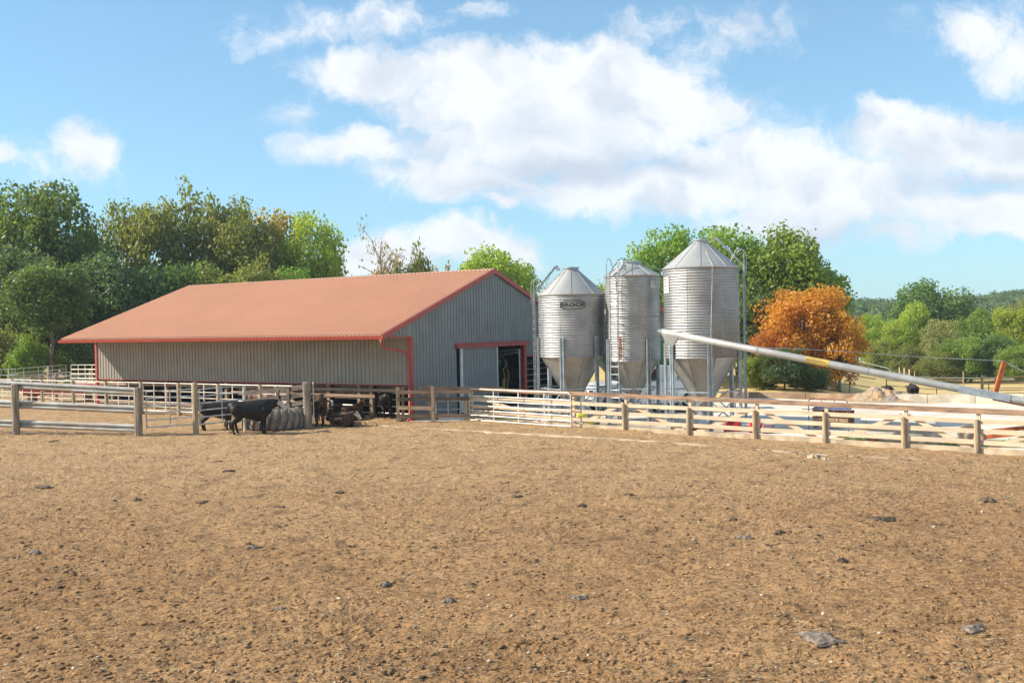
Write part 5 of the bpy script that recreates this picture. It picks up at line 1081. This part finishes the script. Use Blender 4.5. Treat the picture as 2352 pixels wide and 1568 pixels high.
# low concrete bunker wall
bw = thing('bunker_wall', 'low concrete retaining wall, brown stained at left and pale at right, along the yard', 'wall', G(2130, 926))
wp = [(1655, 911, 900), (1715, 911.5, 900), (1850, 915, 902.5), (1990, 919, 904.5), (2130, 924, 906), (2240, 927, 905), (2352, 931, 905), (2480, 935, 906)]
for i in range(len(wp) - 1):
    a = G(wp[i][0], wp[i][1]); b = G(wp[i + 1][0], wp[i + 1][1]); ha = PLN(wp[i][0], wp[i][2], a, V(0, 1, 0))[2]; hb = PLN(wp[i + 1][0], wp[i + 1][2], b, V(0, 1, 0))[2]
    dd = norm(b - a); nn = V(-dd[1], dd[0], 0) * .25; j_ = dd * .012
    mb = MB(); mb.hexa([a + j_ - Z * .4, b - j_ - Z * .4, b - j_ + nn - Z * 2, a + j_ + nn - Z * 2, a + j_ * 1 + Z * ha, b - j_ + Z * hb, b - j_ + nn + Z * hb, a + j_ + nn + Z * ha]); mb.build('wall_slab', M['concbrown'] if i < 3 else M['conc'], bw)
# rusty pipe fence beyond the wall
def pipe_fence(label, pts, h, rails, m, gap, name='pipe_fence', pr=.035, post=M['rustpipe'], grp=None):
    t = thing(name, label, 'fence', pts[0], grp)
    for a, b in zip(pts[:-1], pts[1:]):
        a, b = np.array(a), np.array(b); L = np.linalg.norm(b - a); n = max(1, int(L / gap))
        for k in range(n): q = a + (b - a) * k / n; mb = MB(); mb.tube([q - Z * .2, q + Z * (h + .06)], pr, 6); mb.build('post', post, t)
        for z in rails: mb = MB(); mb.tube([a + Z * z * h, b + Z * z * h], .028, 6); mb.build('rail', m, t)
    return t
def tp_(px, D_): x = float(AT(px, 800, D_)[0]); return V(x, D_, terrain(x, D_))
pipe_fence('rusty pipe fence in the meadow beyond the pale concrete wall', [tp_(2035, 74), tp_(2150, 75), tp_(2270, 73), tp_(2420, 71)], 1.15, (.33, .66, 1), M['rustpipe'], 2.6)
pipe_fence('dark pipe fence along the shaded bushes under the orange tree', [tp_(1690, 60), tp_(1800, 58.5), tp_(1950, 60), tp_(2010, 62)], 1.1, (.5, 1), M['rustpipe'], 3.0)
pipe_fence('wooden post and rail fence at the right edge behind the orange mast', [tp_(2255, 68), tp_(2470, 66)], 1.5, (.4, .7, 1), M['toprail'], 4.5, pr=.09, post=M['lumberpost'])
pipe_fence('short pale timber rail between two posts in the far meadow', [tp_(2107, 84), tp_(2131, 84)], 1.1, (.95,), M['lumber'], 1.1, pr=.07, post=M['lumber'])
pipe_fence('row of pale fence posts below the woods at the far meadow edge', [tp_(1975, 112), tp_(2045, 108), tp_(2100, 96)], 1.3, (.6,), M['ladder'], 2.4, pr=.07, post=M['lumber'])
pipe_fence('row of thin posts at the foot of the right woods', [tp_(2100, 95), tp_(2330, 90)], 1.3, (.6,), M['ladder'], 3.4, pr=.05, post=M['lumberpost'])
# ------------------------------------------------------------ trees
def leaf_mat(name, cols, tr=0.4):
    m = bpy.data.materials.new(name); m.use_nodes = True; nt = m.node_tree; nt.nodes.clear(); out = N(nt, 'ShaderNodeOutputMaterial')
    g = N(nt, 'ShaderNodeNewGeometry'); oi = N(nt, 'ShaderNodeObjectInfo'); rnd = g.outputs['Random Per Island']
    cr = N(nt, 'ShaderNodeValToRGB'); e = cr.color_ramp.elements
    for i, c in enumerate(cols):
        el = e[i] if i < 2 else e.new(1.0)
        el.color = (*c, 1)
    for i, el in enumerate(sorted(e, key=lambda q: q.position)): pass
    for i in range(len(cols)): cr.color_ramp.elements[i].position = i / (len(cols) - 1)
    for i, c in enumerate(cols): cr.color_ramp.elements[i].color = (*c, 1)
    tcn = N(nt, 'ShaderNodeTexCoord'); n = N(nt, 'ShaderNodeTexNoise', i_Scale=0.32, i_Detail=2.0); nt.links.new(tcn.outputs['Object'], n.inputs['Vector'])
    f = mth(nt, 'ADD', mth(nt, 'MULTIPLY', rnd, .5), mth(nt, 'MULTIPLY_ADD', n.outputs[0], 2.2, -.85), clamp=True); nt.links.new(f, cr.inputs[0])
    c = mixc(nt, 1.0, cr.outputs[0], (1, 1, 1), 'MULTIPLY'); br = mth(nt, 'MULTIPLY_ADD', oi.outputs['Random'], .5, 1.95)
    hs = N(nt, 'ShaderNodeHueSaturation'); nt.links.new(c, hs.inputs['Color']); nt.links.new(br, hs.inputs['Value']); nt.links.new(mth(nt, 'MULTIPLY_ADD', oi.outputs['Random'], .03, .485), hs.inputs['Hue'])
    d = N(nt, 'ShaderNodeBsdfPrincipled'); d.inputs['Roughness'].default_value = .5; d.inputs['Specular IOR Level'].default_value = .35; nt.links.new(hs.outputs[0], d.inputs['Base Color'])
    t = N(nt, 'ShaderNodeBsdfTranslucent'); tcl = mixc(nt, 1.0, hs.outputs[0], (1.6, 1.7, .7), 'MULTIPLY'); nt.links.new(tcl, t.inputs[0])
    mx = N(nt, 'ShaderNodeMixShader', i_0=tr); nt.links.new(d.outputs[0], mx.inputs[1]); nt.links.new(t.outputs[0], mx.inputs[2]); nt.links.new(mx.outputs[0], out.inputs[0]); return m
LM = dict(
    dark=leaf_mat('leaves_dark_green', [(.032, .052, .020), (.058, .088, .028), (.12, .14, .035)]),
    blue=leaf_mat('leaves_bluish_green', [(.032, .050, .028), (.052, .076, .036), (.09, .112, .038)]),
    green=leaf_mat('leaves_mid_green', [(.045, .078, .018), (.095, .135, .026), (.17, .19, .035)]),
    bright=leaf_mat('leaves_yellow_green', [(.075, .11, .018), (.145, .175, .024), (.23, .215, .032)]),
    olive=leaf_mat('leaves_olive', [(.055, .072, .024), (.105, .115, .032), (.18, .155, .04)]),
    brown=leaf_mat('leaves_turning_brown', [(.085, .09, .02), (.17, .12, .03), (.22, .10, .03)]),
    orange=leaf_mat('leaves_orange', [(.13, .07, .018), (.27, .12, .022), (.33, .19, .035)]),
    grey=leaf_mat('leaves_greyish', [(.08, .085, .035), (.13, .12, .05), (.15, .15, .05)]))
_MESH = {}
def crown_mesh(key, seed, ncl, nlf, ls, flat=.75, hollow=.5, lob=.3, crs=.26, asp=1.0, bare=0.0):
    """crown in unit space: radius 1 in x,y, z from 0 to 1*2 (scaled later); built of leaf clumps on limb ends"""
    if key in _MESH: return _MESH[key]
    r = np.random.default_rng(seed); P = []; tries = 0
    while len(P) < ncl and tries < ncl * 60:
        tries += 1; d = r.normal(size=3); d /= np.linalg.norm(d); rad = r.random() ** (1 / 3) if r.random() > hollow else .72 + .28 * r.random()
        lo = 1 + lob * (math.sin(3 * math.atan2(d[1], d[0]) + seed) * .6 + math.sin(5 * d[2] + seed * 1.7 + 2 * d[0]) * .6)
        q_ = (math.hypot(d[0], d[1]) ** 2.7 + abs(d[2]) ** 2.7) ** (1 / 2.7); p = d / q_ * rad * lo * .80
        if p[2] < -.3: p[:2] *= 1 + .25 * (p[2] + .3)
        if all(np.linalg.norm(p - q) > crs * .55 for q in P): P.append(p)
    P = np.array(P); n = len(P); cr = crs * (.55 + .75 * r.random(n)); cnt = (nlf * (cr / crs) ** 2).astype(int)
    C_ = np.repeat(P, cnt, 0); R_c = np.repeat(cr, cnt); m = len(C_)
    d = r.normal(size=(m, 3)); d /= np.linalg.norm(d, axis=1)[:, None]; rr = (.35 + .65 * r.random(m) ** .6)
    jag = 1 + .25 * np.sin(d[:, 0] * 7 + C_[:, 1] * 20) * np.sin(d[:, 2] * 6 + C_[:, 0] * 30)
    pos = C_ + d * (R_c * rr * jag)[:, None] * np.array([1, 1, flat])
    nn = d * .7 + np.array([0, 0, .55]) + r.normal(size=(m, 3)) * .75; nn /= np.linalg.norm(nn, axis=1)[:, None]
    a = np.cross(nn, r.normal(size=(m, 3))); a /= np.linalg.norm(a, axis=1)[:, None] + 1e-9; b = np.cross(nn, a)
    s = ls * (.6 + .8 * r.random(m))[:, None]; a = a * s; b = b * s * .62
    V4 = np.stack([pos - a, pos - b * 1 + nn * s * .15, pos + a, pos + b - nn * s * .1], 1).reshape(-1, 3); V4[:, 2] += .9
    F4 = np.arange(m * 4).reshape(-1, 4); me = bpy.data.meshes.new('crown'); me.vertices.add(len(V4)); me.vertices.foreach_set('co', V4.astype(np.float32).ravel()); me.loops.add(F4.size)
    me.loops.foreach_set('vertex_index', F4.astype(np.int32).ravel()); me.polygons.add(m); me.polygons.foreach_set('loop_start', np.arange(0, F4.size, 4, dtype=np.int32)); me.polygons.foreach_set('loop_total', np.full(m, 4, np.int32)); me.update(calc_edges=True)
    _MESH[key] = (me, P + np.array([0, 0, .9])); return _MESH[key]
def trunk_geo(P, seed, frac, tr, H0, sc):
    """trunk and limbs in real size; P clump centres already scaled"""
    r = random.Random(seed); mb = MB(); top = max(p[2] for p in P) * .9; n = 9
    ax = [V(math.sin(seed + i * .9) * .025 * H0 * (i / n), math.cos(seed * 2 + i * .7) * .025 * H0 * (i / n), -.3 + (top + .3) * i / n) for i in range(n + 1)]
    mb.tube(ax, [tr * (1.25 if i == 0 else 1 - .88 * i / n) for i in range(n + 1)], 9)
    idx = list(range(len(P))); r.shuffle(idx)
    for i in idx[:int(len(P) * frac)]:
        p = P[i]; hb = max(H0 * .16, p[2] - (abs(p[0]) + abs(p[1])) * .55 - .05 * H0); hb = min(hb, top * .85); k = (hb + .3) / (top + .3) * n; j = min(int(k), n - 1); q = ax[j] * (1 - (k - j)) + ax[j + 1] * (k - j)
        r0 = tr * (1 - .88 * k / n) * .45 + .01; m1 = q * .55 + p * .45 + Z * .04 * H0; mb.tube([q, m1, q * .15 + p * .85 + Z * .02 * H0, p], [r0, r0 * .7, r0 * .4, r0 * .22], 5, caps=False)
        for _ in range(2):
            e = p + V(r.uniform(-1, 1), r.uniform(-1, 1), r.uniform(-.3, .9)) * sc * .2; mb.tube([m1 * .4 + p * .6, e], [r0 * .35, r0 * .12], 4, caps=False)
    return mb
VAR = dict(full=dict(ncl=105, nlf=150, ls=.036, crs=.27, hollow=.55, lob=.22), airy=dict(ncl=95, nlf=105, ls=.032, crs=.22, hollow=.4, lob=.2),
           sparse=dict(ncl=60, nlf=26, ls=.03, crs=.2, hollow=.4, lob=.6), fine=dict(ncl=125, nlf=175, ls=.030, crs=.25, hollow=.65, lob=.15), fine2=dict(ncl=118, nlf=175, ls=.030, crs=.25, hollow=.65, lob=.22), bush=dict(ncl=90, nlf=130, ls=.042, crs=.27, hollow=.6, lob=.3))
def tree(label, px, top, wpx, D_, kind, var='full', seed=1, cb=.18, trunk='bark', tr=None, zb=None, grp=None, name='tree', frac=.5):
    x = float(AT(px, 700, D_)[0]); z0 = terrain(x, D_) if zb is None else zb; H = float(AT(px, top, D_)[2]) - z0; Rx_ = wpx / 2 / 2306 * D_
    me0, P0 = crown_mesh((var, seed % 3), 11 + (seed % 3) * 17 + len(var), **VAR[var])
    t = thing(name, label, 'bush' if name in ('bush', 'shrub') else 'tree', (x, D_, z0), grp); ORG[t.name] = V(0, 0, 0)
    zb_ = H * cb; sz = (H - zb_) / 1.93; sx = Rx_ * 1.12
    a = seed * 1.3; ca, sa = math.cos(a), math.sin(a)
    key = ('m', var, seed % 3, kind)
    if key not in _MESH: m_ = me0.copy(); m_.materials.clear(); m_.materials.append(LM[kind]); _MESH[key] = m_
    c = bpy.data.objects.new('crown', _MESH[key]); COL.objects.link(c); c.parent = t; c.location = (0, 0, zb_); c.scale = (sx, sx * (.92 if seed % 2 else 1.05), sz); c.rotation_euler = (0, 0, a)
    if trunk:
        P = [V((p[0] * ca - p[1] * sa) * sx, (p[0] * sa + p[1] * ca) * sx, zb_ + p[2] * sz) for p in P0]
        g = trunk_geo(P, seed, frac, tr or H * .02, H, Rx_); g.build('trunk', M[trunk], t, smooth=True, local=True)
    return t
G1 = 'wood behind the barn and the left pens'
L = [  # label, px, top, width, D, kind, var, seed, crown base
 ('dark green tree at the left picture edge, cut by the frame', -20, 430, 200, 90, 'dark', 'fine', 1, .12),
 ('tallest left tree, deep green with a pointed sunlit top', 120, 425, 250, 88, 'dark', 'fine2', 2, .15),
 ('dark tree leaning right beside the tallest left one', 205, 495, 130, 93, 'blue', 'fine', 3, .1),
 ('olive tree with a domed top between the tallest left tree and the airy one', 338, 425, 190, 97, 'olive', 'fine2', 4, .1),
 ('tall airy olive tree with open sky between its limbs', 440, 394, 240, 100, 'olive', 'airy', 5, .05),
 ('olive brown tree right of the airy one', 552, 434, 210, 100, 'olive', 'fine', 6, .1),
 ('thin topped yellowish tree behind the middle of the barn roof', 632, 470, 170, 104, 'brown', 'airy', 7, .1),
 ('rounded yellow green tree at the right end of the left wood', 708, 497, 190, 103, 'bright', 'fine2', 8, .05),
 ('low yellow green tree touching the barn roof at the end of the left wood', 750, 555, 95, 100, 'bright', 'fine', 9, .05),
 ('bluish dark tree in front, far left', 45, 560, 190, 80, 'blue', 'fine', 10, .1),
 ('dark tree with a pale straight trunk left of the barn', 114, 585, 210, 75, 'dark', 'full', 11, .4),
 ('bluish green tree just left of the barn roof', 255, 560, 220, 84, 'blue', 'fine', 12, .06),
 ('dark rounded tree above the left roof corner', 370, 585, 200, 86, 'dark', 'fine2', 13, .06),
 ('olive lower tree above the barn ridge end', 470, 600, 190, 88, 'olive', 'fine', 14, .06),
 ('olive lower tree behind the barn ridge, below the yellow green one', 590, 585, 170, 92, 'olive', 'fine2', 15, .06),
 ('pale green lower tree behind the barn ridge', 665, 610, 140, 94, 'green', 'fine', 16, .06),
 ('bright bush of sunlit leaves low at the left edge', 15, 740, 110, 74, 'olive', 'full', 17, .0),
 ('sunlit olive bush left of the pale trunk', 58, 765, 85, 73, 'green', 'full', 18, .0),
 ('dark green bush between the pale trunk and the barn', 182, 735, 110, 76, 'dark', 'full', 19, .02),
 ('dark bush right beside the red barn corner', 232, 760, 90, 78, 'dark', 'full', 20, .02),
 ('far dark filler tree in the depth of the left wood', 90, 640, 260, 104, 'dark', 'fine', 21, .02),
 ('far dark tree behind the left roof corner', 300, 650, 260, 106, 'dark', 'fine2', 22, .02),
 ('nearly leafless tree standing alone above the barn ridge', 882, 500, 125, 96, 'brown', 'sparse', 23, .05),
 ('small brownish tree right of the nearly leafless one', 958, 556, 95, 97, 'olive', 'full', 24, .05),
 ('low russet tree under the nearly leafless one', 890, 608, 110, 99, 'brown', 'airy', 25, .02),
 ('low brownish tree between the barn ridge and the round green one', 1028, 596, 95, 99, 'brown', 'full', 26, .02),
 ('round bright green tree above the barn ridge', 1128, 550, 205, 98, 'bright', 'fine', 27, .1),
 ('green tree behind the right roof slope of the barn', 1190, 590, 110, 100, 'green', 'fine2', 28, .05),
 ('bare twiggy tree between the barn and the wide silo', 1265, 640, 60, 104, 'grey', 'sparse', 29, .05),
 ('yellow leaved tree peeping between the wide and middle silos', 1378, 622, 100, 100, 'bright', 'airy', 30, .05),
 ('left part of the big green group, beside the middle silo', 1535, 515, 200, 72, 'green', 'fine', 31, .1),
 ('big green tree right behind the tallest silo', 1655, 528, 250, 71, 'green', 'fine2', 32, .1),
 ('big green tree right of the tallest silo', 1785, 500, 270, 69, 'green', 'fine', 33, .1),
 ('right shoulder of the big green group above the orange tree', 1868, 570, 170, 70, 'green', 'fine2', 34, .1),
 ('dark lower tree in the shade behind the tallest silo', 1730, 640, 170, 66, 'dark', 'fine', 35, .03),
 ('dark green tree between the tallest silo and the shed', 1560, 660, 160, 72, 'dark', 'fine2', 36, .03),
 ('broad orange autumn tree right of the silos', 1845, 640, 215, 62, 'orange', 'fine2', 37, .1),
 ('smaller orange brown tree forming the right side of the orange crown', 1925, 690, 130, 61, 'orange', 'airy', 38, .0),
 ('low orange tree left of the main orange crown', 1772, 735, 110, 61, 'orange', 'airy', 39, .15),
 ('dark evergreen shrub under the orange tree', 1800, 800, 120, 58, 'blue', 'bush', 40, .0),
 ('small greenish shrub right of the ladder at the tallest silo', 1735, 810, 70, 58.5, 'green', 'bush', 41, .0),
 ('low shrub at the right foot of the orange tree', 1868, 838, 70, 58, 'blue', 'bush', 42, .0),
 ('bright yellow green tree left in the right woods', 2002, 718, 90, 118, 'bright', 'fine', 43, .08),
 ('yellow green tree in front of the tall dome', 2065, 735, 90, 112, 'bright', 'fine2', 44, .08),
 ('tall domed dark green tree above the right woods', 2134, 630, 200, 123, 'dark', 'fine', 45, .1),
 ('sunny yellow green tree below the tall dome', 2100, 690, 85, 117, 'bright', 'fine', 46, .05),
 ('greyish olive tree in the middle of the right woods', 2155, 735, 105, 108, 'grey', 'fine2', 47, .05),
 ('bright green tree right of the tall dome', 2248, 697, 100, 112, 'green', 'fine', 48, .05),
 ('yellowish olive tree at the right picture edge', 2330, 690, 105, 106, 'bright', 'fine2', 49, .08),
 ('greyish thin tree at the right edge behind the olive one', 2355, 668, 90, 118, 'grey', 'airy', 50, .08),
 ('dark green tree at the foot of the right woods', 2285, 760, 110, 102, 'dark', 'fine', 51, .05),
 ('mid green tree at the front of the right woods', 2215, 765, 95, 101, 'green', 'fine2', 52, .05),
 ('olive tree at the left front of the right woods', 2085, 790, 85, 104, 'olive', 'fine', 53, .05),
 ('dark green tree between the olive and the mid green front trees', 2155, 800, 80, 101, 'olive', 'fine2', 54, .05),
 ('low green tree below the orange mast top', 2335, 790, 90, 97, 'green', 'fine', 55, .05),
 ('small olive tree left at the foot of the right woods', 2025, 780, 80, 112, 'olive', 'fine2', 56, .05)]
for (lab, px, top, w, D_, kind, var, seed, cb) in L:
    bush_ = ' bush' in lab or 'shrub' in lab
    g = G1 if px < 800 else ('trees above the barn ridge' if px < 1400 else ('big green trees behind the silos' if px < 1900 and kind in ('green', 'dark') else ('orange autumn trees' if kind == 'orange' else ('trees of the right woods' if px > 1990 else None))))
    tree(lab, px, top, w, D_, kind, var, seed, cb, trunk='barkpale' if ('pale straight' in lab or var == 'sparse') else 'bark', tr=.21 if 'pale straight' in lab else None, grp=None if bush_ else g, name=('shrub' if 'shrub' in lab else 'bush') if bush_ else 'tree', frac=.9 if var in ('sparse', 'airy') else .35)
# far wooded hills: trees that read as one mass
def far_wood(name, label, boxes, kind, size, seed):
    r = np.random.default_rng(seed); me0, _ = crown_mesh(('full', 0), 11, **VAR['full'])
    bs = crown_mesh(('far', 0), 5, ncl=40, nlf=34, ls=.085, crs=.33, hollow=.7, lob=.3); co = np.empty(len(bs[0].vertices) * 3, np.float32); bs[0].vertices.foreach_get('co', co); co = co.reshape(-1, 3); out = []
    for (px0, px1, D0, D1, n) in boxes:
        for _ in range(n):
            D_ = D0 + (D1 - D0) * r.random(); px = px0 + (px1 - px0) * r.random(); x = (px - 1176) / 2306 * D_; s = size * (.7 + .6 * r.random()); a = r.random() * 6.28
            q = co * np.array([s, s, s * .8]); q = np.stack([q[:, 0] * math.cos(a) - q[:, 1] * math.sin(a), q[:, 0] * math.sin(a) + q[:, 1] * math.cos(a), q[:, 2]], 1); out.append(q + np.array([x, D_, terrain(x, D_) - .5]))
    v = np.concatenate(out); o = np_mesh(name, v, np.arange(len(v)).reshape(-1, 4), LM[kind]); tag(o, label, 'woodland', kind='stuff')
far_wood('far_woodland', 'far hazy wooded ridge at the horizon on the right', [(1900, 2600, 230, 460, 520)], 'blue', 5.0, 1)
far_wood('far_scrub', 'pale far scrub on the slope left of the right woods', [(1930, 2300, 165, 230, 150)], 'grey', 2.6, 2)
far_wood('far_woodland_behind', 'dark wood far behind the barn and silos', [(-400, 1900, 150, 230, 420)], 'dark', 4.0, 3)
# weeds along the fence foot
def weeds(spots, seed):
    r = np.random.default_rng(seed); vs = []
    for (px, py, rad, n, h) in spots:
        c = G(px, py)
        for _ in range(n):
            a = r.random() * 6.28; q = c + V(math.cos(a), math.sin(a), 0) * rad * math.sqrt(r.random()) * V(1.6, .7, 0) + Z * .01; d = V(r.normal() * .4, r.normal() * .4, 1); d = norm(d) * h * (.4 + .8 * r.random()); w = V(math.cos(a), math.sin(a), 0) * .008
            vs += [q - w, q + w, q + d + w * .3, q + d - w * .3]
    o = np_mesh('weeds', vs, np.arange(len(vs)).reshape(-1, 4), LM['green']); tag(o, 'short green weeds along the foot of the board fence', 'weeds', kind='stuff')
weeds([(1170, 963, .5, 500, .12), (1990, 1016, .5, 600, .16), (1958, 1012, .3, 300, .16), (2270, 1020, 1.0, 1200, .14), (2180, 1022, .7, 500, .1), (2340, 1024, .8, 900, .16), (1262, 973, .2, 120, .07), (2085, 1000, .4, 200, .1)], 8)
# ------------------------------------------------------------ haze
hm = bpy.data.materials.new('haze'); hm.use_nodes = True; nt = hm.node_tree; nt.nodes.clear(); vo = N(nt, 'ShaderNodeVolumePrincipled'); vo.inputs['Density'].default_value = 0.0003; vo.inputs['Color'].default_value = (.80, .88, 1, 1); ho = N(nt, 'ShaderNodeOutputMaterial'); nt.links.new(vo.outputs[0], ho.inputs['Volume'])
if True:
    mb = MB(); mb.box((0, 480, 18), (3600, 1250, 60)); hz_ = mb.build('haze', hm); tag(hz_, kind='stuff'); hz_['label'] = 'thin pale haze in the air over the farm'; hz_['category'] = 'haze'
